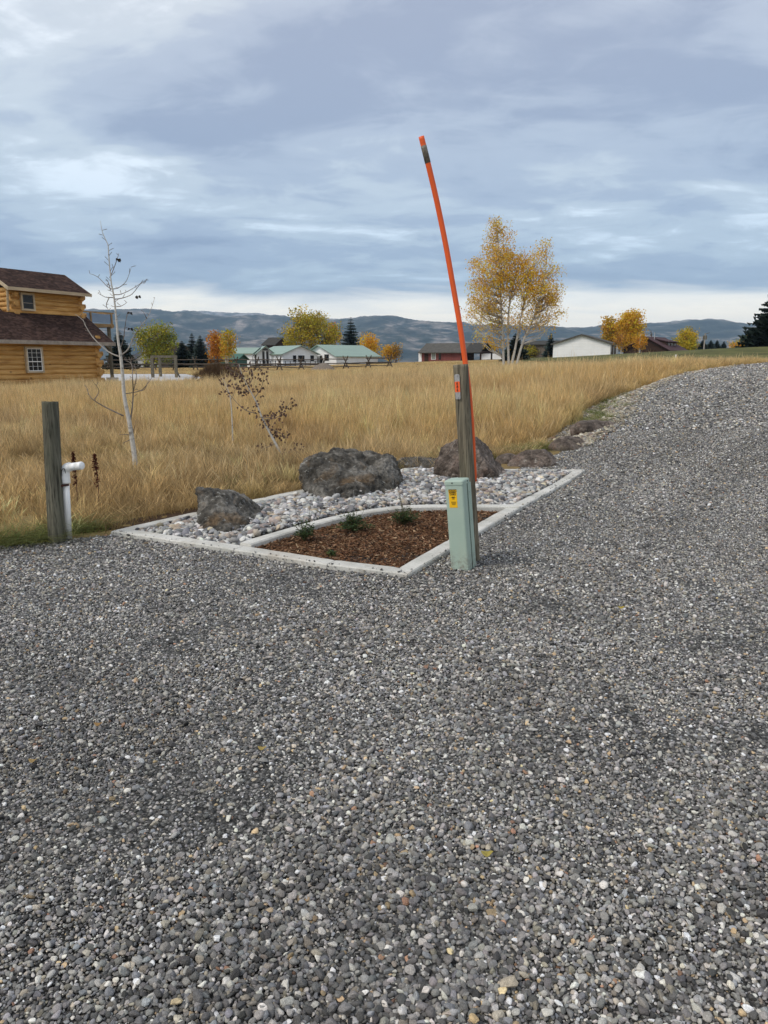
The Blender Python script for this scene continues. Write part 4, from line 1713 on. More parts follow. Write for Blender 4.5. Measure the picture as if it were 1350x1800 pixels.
# fallen leaves
for (px, py, c, s, lab) in ((855, 1499, (.50, .42, .11), .033, 'yellow fallen leaf near the bottom of the gravel'), (460, 1314, (.52, .40, .14), .030, 'pale yellow fallen leaf on the open gravel'),
                            (57, 1336, (.50, .36, .16), .028, 'tan fallen leaf at the left-hand border of the gravel'), (1091, 1067, (.55, .42, .07), .038, 'small bright yellow leaf on the gravel beyond the pedestal'),
                            (172, 1272, (.48, .30, .12), .03, 'orange tan leaf on the gravel below the white pipe')):
    g = gnd(px, py, .030)
    m = MB()
    n = 14
    for i in range(n):
        a = 2 * math.pi * i / n
        rr = s * (.85 + .15 * math.cos(a * 2)) * (1.25 if i == 0 else 1)
        m.v.append((g.x + rr * math.cos(a) * .55, g.y + rr * math.sin(a) * .5, g.z + .006 * math.cos(a * 2)))
    m.v += [(x, y, z - .0012) for x, y, z in m.v]
    m.f.append(tuple(range(n))); m.f.append(tuple(range(2 * n - 1, n - 1, -1)))
    for i in range(n):
        m.f.append((i, n + i, n + (i + 1) % n, (i + 1) % n))
    m.m += [0] * (n + 2)
    me = m.mesh('fallen_leaf', M_LEAF)
    add_color(me, np.array([c] * (2 * n)))
    tag(link('fallen_leaf', me), lab, 'leaf', 'fallen leaves on the gravel')
# ------------------------------------------------------------------ saplings in the near field
def m_bark(name, pale, dark, thr=.55, ring=6.0):
    t = NT(name, .85, .2)
    v = t.coord('Object', (1, 1, 3.0))
    a = t.noise(v, ring, 5, .65)
    b = t.noise(t.coord('Object'), 40, 3)
    c = t.mix(t.ramp(a, [(thr, 0.0), (thr + .12, .9)]), pale, dark)
    c = t.mix(1.0, c, t.ramp(b, [(.3, .8), (.7, 1.1)]), 'MULTIPLY')
    return t.color(c)


M_ASPEN = m_bark('aspen_bark', (.52, .50, .455), (.12, .105, .09), .57)
M_TWIG = m_plain('grey_twig', (.17, .145, .125), .85, .3, 20)
M_PTWIG = m_plain('pale_twig', (.30, .275, .245), .85, .25, 20)
M_DTRUNK = m_plain('brown_trunk', (.075, .060, .048), .9, .3, 10)

YS = 10.14


def px_path(pts, Y, r, jit=.0):
    return [at(x, y, Y + jit * (i ** 1.2)) for i, (x, y) in enumerate(pts)]


sap = empty('aspen_sapling', gnd(240, 842))
tag(sap, 'bare white trunked aspen sapling standing in the grass behind the white pipe', 'tree')
tr = [(241, 862), (238, 815), (233, 778), (228, 745), (219, 700), (216, 665), (212, 625), (208, 600), (205, 566), (203, 545), (200, 520), (196, 500), (194, 482), (192, 460), (190, 432), (187, 424), (180, 408), (176.5, 388)]
rad = [.042, .036, .032, .029, .025, .023, .020, .017, .014, .012, .0105, .009, .008, .007, .006, .005, .004, .002]
p_ = spline([at(x, y, YS) for x, y in tr], 4)
rr_ = list(np.interp(np.linspace(0, 1, len(p_)), np.linspace(0, 1, len(rad)), rad))
MB().tube(p_, rr_, 12).build('trunk', M_ASPEN, sap, True)
br = [[(196, 508), (188, 503), (172, 487), (158, 481)], [(198, 508), (208, 506), (222, 494), (231, 469)], [(200, 518), (213, 517), (232, 508), (256, 492)],
      [(201, 526), (215, 524), (232, 517), (247, 499), (254, 498)], [(205, 539), (213, 538), (223, 532)], [(199, 523), (185, 522), (172, 515)], [(193, 488), (200, 472), (207, 452), (208, 449)],
      [(194, 510), (190, 495), (186, 490)], [(210, 627), (190, 618), (165, 595), (150, 572), (146, 563), (132, 552)], [(213, 624), (225, 614), (236, 590), (250, 570), (262, 553), (272, 523)],
      [(258, 560), (252, 548)], [(212, 612), (217, 595), (222, 560), (228, 548)], [(228, 748), (233, 711), (234, 687), (233, 665), (231, 640), (219, 632), (213, 612)],
      [(221, 692), (246, 687), (260, 674), (267, 663)], [(246, 687), (254, 684), (262, 668)], [(217, 731), (180, 713), (159, 698), (154, 684)], [(166, 702), (174, 687), (163, 670)], [(230, 772), (216, 779)],
      [(226, 764), (210, 764)], [(233, 762), (238, 746)], [(240, 838), (225, 846), (212, 853)], [(192, 523), (187, 535), (190, 545)], [(234, 690), (240, 660), (236, 640)], [(219, 632), (232, 632), (240, 625)]]
tw = MB()
for i, b in enumerate(br):
    big_b = i in (8, 9, 12, 15)
    path = spline([at(x, y, YS + rnd.uniform(-.10, .14) * k) for k, (x, y) in enumerate(b)], 4)
    r0 = .011 if big_b else .0065
    MB().tube(path, list(np.linspace(r0, .0022, len(path))), 7).build('branch', M_PTWIG if i in (8, 9) else M_TWIG, sap, True)
    for p in path[4::2]:
        if rnd.random() < .75:
            d = Vector((rnd.uniform(-1, 1), rnd.uniform(-1, 1), rnd.uniform(0, 1.2))) * .05
            tw.tube([p, p + d], [.0028, .0035], 5)
for y in range(405, 560, 9):
    k = np.interp(y, [t[1] for t in tr[::-1]], [t[0] for t in tr[::-1]])
    p = at(float(k), y, YS)
    d = Vector((rnd.choice((-1, 1)) * rnd.uniform(.5, 1), rnd.uniform(-.6, .6), rnd.uniform(.2, .9))) * .07
    tw.tube([p, p + d], [.003, .0035], 5)
tag(tw.build('twigs', M_TWIG, sap), kind='stuff')
lv, cs = [], []
for (x, y) in ((208, 455), (209, 457), (239, 520), (243, 520), (229, 577), (228, 549)):
    p = at(x, y, YS + .05)
    for k in range(3):
        lv.append(leaf_verts(p, (rnd.uniform(-1, 1), rnd.uniform(-1, 1), -.4), .045, .035, (.2, -1, .2)))
        cs.append((.030, .024, .018))
link('dead_leaves', leaf_mesh(lv, cs, M_LEAF, 'dead_leaves'), sap, True)

YL = 11.4
ls = empty('leaning_sapling', gnd(511, 822))
tag(ls, 'leaning aspen sapling hung with withered brown leaves behind the largest boulder', 'tree')
tp = [(514, 835), (500, 806), (490, 790), (478, 768), (466, 745), (458, 728), (450, 706), (437, 682), (426, 660), (420, 640)]
path = spline([at(x, y, YL) for x, y in tp], 4)
MB().tube(path, list(np.linspace(.026, .003, len(path))), 10).build('trunk', M_ASPEN, ls, True)
bl = [[(452, 727), (430, 720), (405, 695), (392, 672)], [(455, 733), (478, 733), (500, 712)], [(465, 738), (490, 732), (512, 706)], [(447, 700), (460, 680), (465, 655)], [(440, 686), (425, 690), (415, 672)],
      [(436, 680), (445, 660), (440, 645)], [(470, 752), (490, 760), (505, 770)], [(484, 780), (462, 790), (455, 800)], [(492, 794), (510, 795), (526, 788)], [(498, 800), (480, 812), (468, 806)], [(504, 812), (516, 808), (520, 800)], [(430, 668), (415, 655), (402, 650)]]
lv, cs = [], []
allp = []
for i, b in enumerate(bl):
    pp = spline([at(x, y, YL + rnd.uniform(-.12, .12) * k) for k, (x, y) in enumerate(b)], 4)
    MB().tube(pp, list(np.linspace(.0075, .002, len(pp))), 6).build('branch', M_TWIG, ls, True)
    allp += [(p, 6 if i != 0 else 2) for p in pp[2:]]
allp += [(p, 3) for p in path[12:]]
for p, k in allp:
    for j in range(k):
        if rnd.random() < .2:
            continue
        q_ = p + Vector((rnd.gauss(0, .05), rnd.gauss(0, .05), rnd.gauss(0, .045)))
        lv.append(leaf_verts(q_, (rnd.uniform(-1, 1), rnd.uniform(-1, 1), rnd.uniform(-.9, .2)), rnd.uniform(.035, .055), rnd.uniform(.028, .045), (rnd.uniform(-.5, .5), -1, rnd.uniform(-.3, .6))))
        k2 = rnd.uniform(.6, 1.5)
        cs.append((.115 * k2, .070 * k2, .055 * k2))
link('dead_leaves', leaf_mesh(lv, cs, M_LEAF, 'dead_leaves'), ls, True)

ts = empty('thin_sapling', at(409, 790, 14.2))
tag(ts, 'thin pale sapling whip beside the leaning sapling', 'tree')
pp = spline([at(x, y, 14.2) for x, y in ((410, 792), (409, 775), (408, 740), (405, 700), (399, 680), (391, 664))], 5)
MB().tube(pp, list(np.linspace(.017, .003, len(pp))), 8).build('trunk', M_ASPEN, ts, True)
for b in ([(405, 703), (412, 690), (408, 672)], [(402, 690), (392, 684), (386, 672)], [(399, 680), (402, 668)]):
    pp = spline([at(x, y, 14.2) for x, y in b], 3)
    MB().tube(pp, list(np.linspace(.006, .002, len(pp))), 5).build('branch', M_TWIG, ts, True)
lv, cs = [], []
for (x, y) in ((391, 664), (395, 673), (388, 674), (402, 678), (408, 674), (386, 690), (398, 690)):
    for j in range(3):
        lv.append(leaf_verts(at(x + rnd.gauss(0, 2), y + rnd.gauss(0, 2), 14.2), (rnd.uniform(-1, 1), rnd.uniform(-1, 1), -.3), .05, .035, (.2, -1, .2)))
        cs.append((.10, .05, .035))
link('dead_leaves', leaf_mesh(lv, cs, M_LEAF, 'dead_leaves'), ts, True)


# ------------------------------------------------------------------ trees further off
def leafy_tree(name, label, Y, base_px, trunks_px, blobs, n_cl, n_leaf, leaf, spread, cols, seed, bark=None, twig=None, trunk_r=.16, limb=True, group='autumn trees round the houses'):
    """trunks_px: polylines in picture coordinates at depth Y, turned into metres; blobs: (px, py, rx, ry, weight)"""
    r = np.random.RandomState(seed)
    b = at(base_px[0], base_px[1], Y)
    g = Vector((b.x, Y, tz1(b.x, Y)))
    o = empty(name, g)
    tag(o, label, 'tree', group)
    sc_ = Y / (FPX * math.cos(TILT))
    tms = []
    tpts = []
    for tpx in trunks_px:
        dy = r.uniform(-.6, .6)
        path = [at(x, y, Y + dy * min(1, i / 2)) for i, (x, y) in enumerate(tpx)]
        path[0].z = tz1(path[0].x, path[0].y) - .2
        path = spline(path, 4)
        rad_ = list(np.linspace(trunk_r, trunk_r * .12, len(path)))
        tms.append(MB().tube(path, rad_, 8))
        tpts += [(p, q, len(tms) - 1) for p, q in zip(path, rad_)][2:]
    w = np.array([q[4] * q[2] * q[3] for q in blobs], float); w /= w.sum()
    tw_ = MB()
    LV, CC = [], []
    PT = np.array([p[0][:] for p in tpts])
    for k in range(n_cl):
        q = blobs[r.choice(len(blobs), p=w)]
        while True:
            u = r.uniform(-1, 1, 3)
            if (u ** 2).sum() < 1:
                break
        u *= (.55 + .45 * r.rand()) / max(.3, np.linalg.norm(u)) if r.rand() < .35 else 1
        c = at(q[0] + u[0] * q[2], q[1] + u[1] * q[3], Y)
        c.y += u[2] * q[2] * sc_
        # limb from a lower trunk point
        dv = np.array(c[:]) - PT
        dist = np.linalg.norm(dv, axis=1)
        score = dist + np.where(dv[:, 2] < .45 * np.hypot(dv[:, 0], dv[:, 1]), 6 + dist, 0)
        j = int(np.argmin(score + r.rand(len(PT)) * .6))
        p0, rr, ti = tpts[j]
        L_ = (c - p0).length
        midp = p0 * .5 + c * .5 + Vector((r.normal(0, .05) * L_, r.normal(0, .05) * L_, -.09 * L_))
        if limb:
            (tw_ if L_ < 2.2 else tms[ti]).tube([p0, midp, c], [min(rr * .55, .02 + .012 * L_), .012 + .005 * L_, .008], 5, False)
        m = int(n_leaf * r.uniform(.4, 1.5) * (1.5 if Y > 90 else 1))
        cc = np.array(c[:])
        pos = cc + np.clip(r.normal(0, 1, (m, 3)), -1.5, 1.5) * np.array((spread, spread, spread * .8)) * r.uniform(.7, 1.3)
        for p in pos:
            n1 = r.normal(size=3); n1 /= np.linalg.norm(n1)
            n2 = np.cross(n1, r.normal(size=3)); n2 /= max(1e-6, np.linalg.norm(n2))
            s = leaf * r.uniform(.6, 1.3) * (.43 if Y > 90 else .5)
            LV.append((p - n1 * s, p - n2 * s * .8, p + n1 * s, p + n2 * s * .8))
        base = np.array(cols[r.choice(len(cols))]) * math.exp(r.normal(0, .15))
        CC.append(np.clip(base * np.exp(r.normal(0, .18, (m, 1))) * np.exp(r.normal(0, .06, (m, 3))), .005, .8))
    LV = np.array(LV); CC = np.concatenate(CC)
    me = bpy.data.meshes.new('crown')
    n = len(LV)
    me.from_pydata(LV.reshape(-1, 3).tolist(), [], np.arange(4 * n).reshape(n, 4).tolist())
    me.materials.append(M_LEAF)
    add_color(me, np.repeat(CC, 4, 0))
    for tm in tms:
        tm.build('trunk', bark or M_DTRUNK, o, True)
    if tw_.f:
        tag(tw_.build('branches', twig or bark or M_DTRUNK, o, True), kind='stuff')
    link('crown', me, o, True)
    return o


OR, GO, OC, YG, YE, RU = (.72, .33, .026), (.74, .42, .030), (.60, .33, .038), (.40, .345, .028), (.74, .49, .035), (.60, .21, .035)
leafy_tree('aspen_tree', 'large gold and orange aspen with several white trunks in the field', 70, (903, 638),
           [[(886, 642), (884, 600), (882, 560), (880, 510), (878, 460), (875, 400)], [(895, 642), (893, 590), (895, 540), (905, 490), (915, 450)], [(906, 642), (918, 605), (932, 572), (948, 530), (958, 480), (962, 440)],
            [(898, 642), (908, 600), (915, 560), (930, 500), (938, 470)]],
           [(872, 398, 9, 16, 1.2), (876, 428, 24, 38, 1.1), (955, 445, 17, 22, .8), (975, 500, 12, 40, .8), (868, 470, 42, 42, 1.15), (862, 520, 42, 36, 1.1), (852, 552, 34, 26, .8), (904, 475, 26, 45, 1.1), (918, 500, 42, 44, 1.1), (948, 500, 34, 58, 1.0), (962, 545, 28, 40, .8), (900, 555, 50, 28, .45), (862, 590, 32, 22, .35), (945, 575, 36, 18, .3), (880, 605, 18, 14, .3)],
           700, 40, .13, .37, [(.76, .40, .03), GO, GO, YE, (.66, .40, .05), (.74, .52, .07)], 3, M_ASPEN, M_PTWIG, .125)
leafy_tree('cottonwood_tree', 'tall yellow green tree rising right behind the green roofed house', 175, (545, 640), [[(548, 640), (546, 600), (544, 560)], [(530, 640), (530, 600), (527, 555)]],
           [(528, 565, 20, 26, 1), (525, 592, 26, 20, 1), (560, 585, 34, 32, 1.1), (548, 570, 22, 24, 1), (578, 598, 18, 20, 1), (510, 595, 14, 16, 1)], 230, 34, .42, .95, [YG, YG, (.34, .25, .03), (.23, .20, .03), YE], 5)
leafy_tree('orange_tree', 'thin orange tree top showing beside the tall yellow green tree', 195, (585, 640), [[(585, 640), (585, 590), (586, 570)]], [(585, 585, 8, 18, 1)], 28, 26, .4, .8, [RU, OR], 6)
leafy_tree('maple_tree', 'round yellow green tree between the log house and the dark conifers', 125, (275, 645), [[(275, 646), (275, 610), (274, 590)]], [(257, 595, 14, 24, 1), (278, 592, 18, 26, 1), (295, 595, 12, 22, 1), (275, 624, 28, 20, 1.2)], 150, 32, .32, .62, [YG, (.25, .27, .035), (.21, .24, .035), (.36, .30, .035)], 7)
leafy_tree('orange_tree', 'small orange tree by the rail fence near the dark conifers', 105, (383, 640), [[(383, 642), (382, 610), (381, 590)]], [(380, 605, 11, 20, 1), (380, 625, 10, 12, .8)], 70, 30, .26, .45, [(.45, .17, .025), (.48, .21, .03), OR], 8, group='orange and gold trees by the fence')
leafy_tree('birch_tree', 'white stemmed gold tree touching the small orange tree', 103, (399, 640), [[(400, 642), (400, 610), (402, 585)], [(397, 642), (396, 610)]], [(401, 602, 9, 20, 1), (400, 622, 10, 14, .8)], 60, 26, .25, .45, [OC, GO, YG], 9, M_ASPEN, group='orange and gold trees by the fence')
leafy_tree('maple_tree', 'bright gold tree beside the dark spruce at the end of the green roof', 165, (650, 635), [[(650, 636), (650, 605), (650, 592)]], [(648, 602, 11, 14, 1), (651, 617, 13, 14, 1)], 80, 30, .36, .7, [YE, GO, OR], 10)
leafy_tree('yellow_bush', 'small ochre tree at the end of the rail fence', 150, (683, 636), [[(683, 637), (683, 615)]], [(682, 620, 7, 12, 1)], 30, 26, .32, .55, [OC, GO], 11)
leafy_tree('yellow_bush', 'thin brownish tree at the end of the rail fence', 150, (696, 636), [[(696, 637), (696, 612)]], [(696, 619, 7, 14, .7)], 26, 22, .32, .55, [OC, (.25, .17, .06)], 12)
leafy_tree('maple_tree', 'small gold tree behind the red cabin and the large aspen', 150, (860, 632), [[(860, 634), (860, 615)]], [(858, 612, 9, 14, 1)], 30, 26, .32, .55, [GO, OR], 13)
leafy_tree('yellow_bush', 'olive yellow bush between the large aspen and the white barn', 150, (934, 630), [[(934, 632), (934, 618)]], [(933, 619, 10, 10, 1)], 34, 28, .32, .55, [YG, (.30, .25, .04)], 14)
leafy_tree('cottonwood_tree', 'tallest golden tree between the white barn and the brown cabin', 150, (1105, 622), [[(1106, 624), (1106, 580), (1108, 560)], [(1098, 624), (1098, 580)]], [(1110, 570, 19, 24, 1.2), (1106, 598, 22, 20, 1), (1092, 578, 8, 14, 1)], 190, 36, .36, .62, [GO, GO, OC, YE], 15)
leafy_tree('cottonwood_tree', 'narrow golden tree rising just behind the roof of the white barn', 152, (1075, 622), [[(1075, 624), (1075, 580)]], [(1072, 575, 9, 15, 1), (1076, 598, 14, 18, 1)], 90, 32, .36, .62, [GO, (.38, .29, .04), OC], 16)
leafy_tree('young_aspen', 'young orange aspen in front of the brown cabin wall', 118, (1124, 621), [[(1124, 622), (1125, 600), (1126, 588)]], [(1125, 600, 7, 16, .7)], 34, 22, .25, .4, [OC, OR], 17, M_ASPEN)
leafy_tree('young_aspen', 'young orange aspen between the white barn and the brown cabin', 117, (1092, 622), [[(1092, 623), (1092, 600), (1093, 588)]], [(1092, 602, 8, 16, .6)], 32, 20, .25, .42, [OC, (.40, .20, .04)], 18, M_ASPEN)
leafy_tree('maple_tree', 'yellow green tree standing apart beyond the brown cabin', 140, (1203, 620), [[(1203, 621), (1203, 600), (1205, 588)]], [(1208, 592, 13, 16, 1), (1195, 607, 12, 12, 1), (1207, 608, 14, 12, 1)], 130, 32, .32, .55, [(.38, .30, .035), YG, YE], 19)
leafy_tree('yellow_bush', 'orange and yellow thicket beside the large dark spruce', 170, (1310, 615), [[(1310, 617), (1310, 603)], [(1298, 617), (1298, 607)]], [(1300, 608, 13, 9, 1), (1318, 602, 10, 12, 1)], 70, 30, .36, .6, [YG, OC, OR], 20)
leafy_tree('bare_tree', 'leafless grey treetop showing beside the roof of the brown cabin', 160, (1145, 615), [[(1145, 616), (1145, 590), (1144, 580)]], [(1144, 586, 5, 8, .7)], 14, 3, .2, .4, [(.2, .16, .11)], 21)


def conifer(name, label, px, ytop, ybase, wpx, Y, col, seed, group='dark conifers round the houses'):
    r = np.random.RandomState(seed)
    b = at(px, ybase, Y)
    zb = tz1(b.x, Y)
    top = at(px, ytop, Y).z
    H_ = top - zb
    W_ = wpx * Y / (FPX * .98) * .56
    o = empty(name, (b.x, Y, zb))
    tag(o, label, 'tree', group)
    MB().tube([(b.x, Y, zb - .2), (b.x, Y, zb + H_ * .6), (b.x, Y, zb + H_ * .99)], [H_ * .016, H_ * .010, .01], 7).build('trunk', M_DTRUNK, o, True)
    LV, CC = [], []
    nw = 34
    for i in range(nw):
        t = (i + r.rand() * .6) / nw
        z = zb + H_ * (.04 + .95 * t)
        L_ = W_ * ((1 - t) ** .85) * r.uniform(.8, 1.12) + .02 * H_
        nb = int(12 + 11 * (1 - t))
        for k in range(nb):
            a = r.uniform(0, 6.28)
            l = L_ * r.uniform(.72, 1.15)
            dx, dy = math.cos(a), math.sin(a)
            ns = 6
            for s in range(ns):
                f0 = (s + .2) / ns; f1 = min(1.06, (s + 1.6) / ns)
                droop = -.30 * l
                def P(f):
                    return np.array((b.x + dx * l * f, Y + dy * l * f, z + droop * f + .22 * l * f * f))
                w = .42 * l * (1.1 - f0 * .75) + .05
                sd_ = np.array((-dy, dx, 0)) * w
                for sgn in (-1, 1):
                    hang = np.array((0, 0, -w * r.uniform(.15, .8)))
                    p0, p1 = P(f0), P(f1)
                    LV.append((p0, p0 + sgn * sd_ * .9 + hang + (p1 - p0) * .4, p1 + r.normal(0, .03, 3) * l * .3))
                    CC.append(np.array(col) * math.exp(r.normal(0, .32)))
    LV = np.array(LV)
    n = len(LV)
    me = bpy.data.meshes.new('crown')
    me.from_pydata(LV.reshape(-1, 3).tolist(), [], np.arange(3 * n).reshape(n, 3).tolist())
    me.materials.append(M_NEEDLE)
    add_color(me, np.repeat(np.array(CC), 3, 0))
    link('crown', me, o, True)


DG, BG2 = (.022, .034, .022), (.040, .060, .052)
conifer('spruce_tree', 'dark spruce beside the deck of the log house', 213, 580, 652, 52, 95, DG, 1)
conifer('spruce_tree', 'dark low spruce left-hand in the group by the small orange tree', 322, 598, 645, 40, 108, DG, 2)
conifer('spruce_tree', 'pointed spruce at the middle of the group by the small orange tree', 340, 584, 645, 32, 112, DG, 3)
conifer('spruce_tree', 'tall blue green spruce next to the small orange tree', 354, 588, 644, 36, 106, BG2, 4)
conifer('spruce_tree', 'blue green spruce behind the right-hand end of the green roof', 617, 556, 640, 48, 172, BG2, 5)
conifer('spruce_tree', 'dark spruce half hidden behind the trunks of the large aspen', 905, 585, 634, 46, 95, DG, 6)
conifer('spruce_tree', 'slim spruce just beside the white barn', 967, 584, 630, 24, 140, BG2, 7)
conifer('spruce_tree', 'nearest dark spruce cut off by the right border of the view', 1358, 497, 614, 92, 92, (.014, .024, .016), 8)
conifer('spruce_tree', 'dark spruce behind the utility pole', 1234, 596, 620, 20, 165, DG, 9)
conifer('spruce_tree', 'blue spruce in the middle of the clump beyond the utility pole', 1248, 597, 620, 20, 168, BG2, 10)
conifer('spruce_tree', 'blue spruce at the outer end of the clump beyond the utility pole', 1259, 597, 620, 18, 170, BG2, 11)
conifer('spruce_tree', 'lone small spruce between the clump and the orange thicket', 1271, 599, 620, 14, 175, BG2, 12)
conifer('spruce_tree', 'small dark spruce rising from the orange thicket', 1300, 594, 618, 13, 178, DG, 13)


# ------------------------------------------------------------------ log house
def m_log():
    t = NT('honey_log', .6, .3)
    v = t.coord('Object', (.12, 1, 1))
    a = t.noise(v, 9, 6, .6, .3)
    c = t.ramp(a, [(.28, (.31, .145, .038)), (.5, (.52, .285, .085)), (.72, (.65, .40, .15))])
    kn = t.voro(t.coord('Object', (.55, 1, 1)), 2.3)
    c = t.mix(t.ramp(kn, [(.05, .85), (.11, 0.0)]), c, (.07, .03, .012))
    rd = t.n('ShaderNodeObjectInfo').outputs['Random']
    c = t.mix(1.0, c, t.ramp(rd, [(0, .82), (1, 1.12)]), 'MULTIPLY')
    t.bump(a, .2, .02)
    return t.color(c)


def m_shingle(name, c0, c1, c2, sx=5.5, sy=9.0):
    t = NT(name, .95, .1)
    v = t.coord('Object', (sx, sy, sy))
    vo = t.n('ShaderNodeTexVoronoi', feature='F1')
    vo.inputs['Scale'].default_value = 1.0
    t.l(v, vo.inputs['Vector'])
    sp2 = t.n('ShaderNodeSeparateColor')
    t.l(vo.outputs['Color'], sp2.inputs[0])
    c = t.ramp(sp2.outputs[0], [(0.0, c0), (.5, c1), (1.0, c2)])
    c = t.mix(1.0, c, t.ramp(t.noise(t.coord('Object'), 1.2, 4), [(.3, .8), (.7, 1.15)]), 'MULTIPLY')
    t.bump(vo.outputs['Distance'], .3, .02)
    return t.color(c)


M_LOG = m_log()
M_SHINGLE = m_shingle('brown_shingle', (.026, .016, .013), (.046, .027, .022), (.080, .048, .038))
M_TRIM = m_plain('pale_timber_trim', (.46, .37, .25), .7, .25, 5, stretch=(.2, 1, 1))
M_FASCIA = m_plain('grey_fascia', (.30, .26, .22), .8, .35, 3)
M_GLASSD = m_plain('dark_glass', (.012, .014, .017), .12, .2, 2, .25)
M_WHITE = m_plain('white_paint', (.82, .82, .81), .6, .05, 3)
M_DECKW = m_plain('deck_timber', (.30, .20, .10), .8, .3, 6, stretch=(.3, 1, 1))
M_GPOST = m_plain('grey_timber', (.13, .115, .085), .9, .3, 8)

HO = (-15.5, 41.0, 0.0)
house = empty('log_house', HO, math.radians(60))
tag(house, 'honey coloured log house with dark brown shingle roofs', 'house')


def slab(y0, z0, y1, z1, x0, x1, th):
    m = MB()
    m.prism([(x0, y0, z0), (x0, y1, z1), (x0, y1, z1 + th), (x0, y0, z0 + th)], (x1 - x0, 0, 0))
    return m


lower = empty('wall', (0, 0, 0)); lower.parent = house
upper = empty('wall', (0, 0, 0)); upper.parent = house


def log(x0, x1, y, z, r, parent, along='x'):
    n = max(6, int(abs(x1 - x0) / .7))
    ts_ = np.linspace(x0, x1, n)
    o0 = rnd.uniform(0, 50)
    path = [((t, y + .006 * mnoise.noise(Vector((t * .5, o0, 1))), z + .006 * mnoise.noise(Vector((t * .5, o0, 7)))) if along == 'x' else (y, t, z)) for t in ts_]
    rr2 = [r * (1 + .035 * mnoise.noise(Vector((t * .8, o0, 3)))) for t in ts_]
    ob = MB().tube(path, rr2, 16).build('log', M_LOG, parent, True, False)
    if along == 'x':
        for v_ in ob.data.vertices:
            v_.co.y = y + (v_.co.y - y) * .62
    for p in ob.data.polygons:
        p.use_smooth = len(p.vertices) == 4


pit = .235
for i in range(11):
    z = .36 + i * pit
    ov = .28 if i % 2 else .05
    sx = -rnd.uniform(6.5, 12)
    log(sx + .004, ov, 0, z, .125, lower)
    log(-20, sx - .004, 0, z, .125, lower)
    log(-.28 + (.20 if i % 2 else 0), 6.0, -.12, z + pit / 2, .122, lower, 'y')
for i in range(6):
    z = 3.86 + i * pit
    ov = .50 + (.22 if i % 2 else 0)
    log(-3.75 - (.2 if i % 2 else 0), ov, 1.65, z, .125, upper)
    log(1.40 + (.18 if i % 2 else 0), 5, .36, z + pit / 2, .122, upper, 'y')
    log(1.42 + (.18 if i % 2 else 0), 5, -3.55, z + pit / 2, .122, upper, 'y')
child(MB().box((-20, -.10, -.6), (0, .12, .24)), 'foundation', m_plain('foundation', (.22, .22, .23), .9, .2), house)
child(slab(-.60, 2.48, 1.55, 3.92, -20.5, .66, .10), 'roof', M_SHINGLE, house)
child(slab(1.55, 3.925, 3.4, 5.16, -20.5, -4.25, .10), 'roof', M_SHINGLE, house)
child(MB().box((-20.5, -.645, 2.42), (.68, -.604, 2.60)), 'fascia', M_FASCIA, house)
child(slab(-.60, 2.40, 1.55, 3.84, .662, .70, .16), 'barge_board', M_FASCIA, house)
child(slab(1.10, 5.13, 3.13, 6.23, -4.15, .70, .10), 'roof', M_SHINGLE, house)
child(slab(5.16, 5.13, 3.134, 6.23, -4.15, .70, .10), 'roof', M_SHINGLE, house)
child(MB().box((-4.2, 1.05, 5.06), (.74, 1.095, 5.22)), 'fascia', M_TRIM, house)
child(slab(1.10, 5.04, 3.13, 6.14, -4.21, -4.155, .18), 'barge_board', M_TRIM, house)
child(slab(1.10, 5.05, 3.13, 6.15, .705, .75, .16), 'barge_board', M_FASCIA, house)
child(MB().tube([(-4.05, 1.35, 5.05), (-3.95, 1.6, 4.1)], .06, 6), 'brace', M_TRIM, house)


def window(parent, x0, x1, y, z0, z1, nx_, nz_, frame, glass, split=True, casing=None, d=.05, t=.035):
    w = empty('window', (0, 0, 0)); w.parent = parent
    cw = .085
    if casing:
        m = MB()
        m.box((x0 - cw, y - d, z0 - cw), (x0, y + .12, z1 + cw)).box((x1, y - d, z0 - cw), (x1 + cw, y + .12, z1 + cw))
        m.box((x0 + .001, y - d, z1), (x1 - .001, y + .12, z1 + cw)).box((x0 + .001, y - d, z0 - cw), (x1 - .001, y + .12, z0))
        child(m, 'casing', casing, w)
    m = MB()
    m.box((x0, y - d * .6, z0), (x0 + t, y + .02, z1)).box((x1 - t, y - d * .6, z0), (x1, y + .02, z1))
    m.box((x0 + t, y - d * .6, z1 - t), (x1 - t, y + .02, z1)).box((x0 + t, y - d * .6, z0), (x1 - t, y + .02, z0 + t))
    zm = z0 + (z1 - z0) * .42
    if split:
        m.box((x0 + t, y - d * .7, zm - t * .6), (x1 - t, y + .02, zm + t * .6))
    child(m, 'frame', frame, w)
    if nx_:
        m = MB()
        for i in range(1, nx_):
            xx = x0 + (x1 - x0) * i / nx_
            m.box((xx - .006, y - d * .4, z0 + t), (xx + .006, y + .005, z1 - t))
        for a, b, k in (((z0, zm, nz_[0]), (zm, z1, nz_[1]))):
            for i in range(1, k):
                zz = a + (b - a) * i / k
                m.box((x0 + t, y - d * .38, zz - .006), (x1 - t, y + .004, zz + .006))
        child(m, 'muntins', frame, w)
    child(MB().box((x0 + .01, y - .004, z0 + .01), (x1 - .01, y + .004, z1 - .01)), 'pane', glass, w)


window(house, -4.36, -3.57, -.16, 1.12, 2.22, 3, (2, 3), M_WHITE, M_GLASSD, True, M_TRIM)
window(house, -3.18, -2.58, 1.50, 4.22, 4.93, 0, (1, 1), M_FASCIA, M_GLASSD, True, M_TRIM, .05, .02)
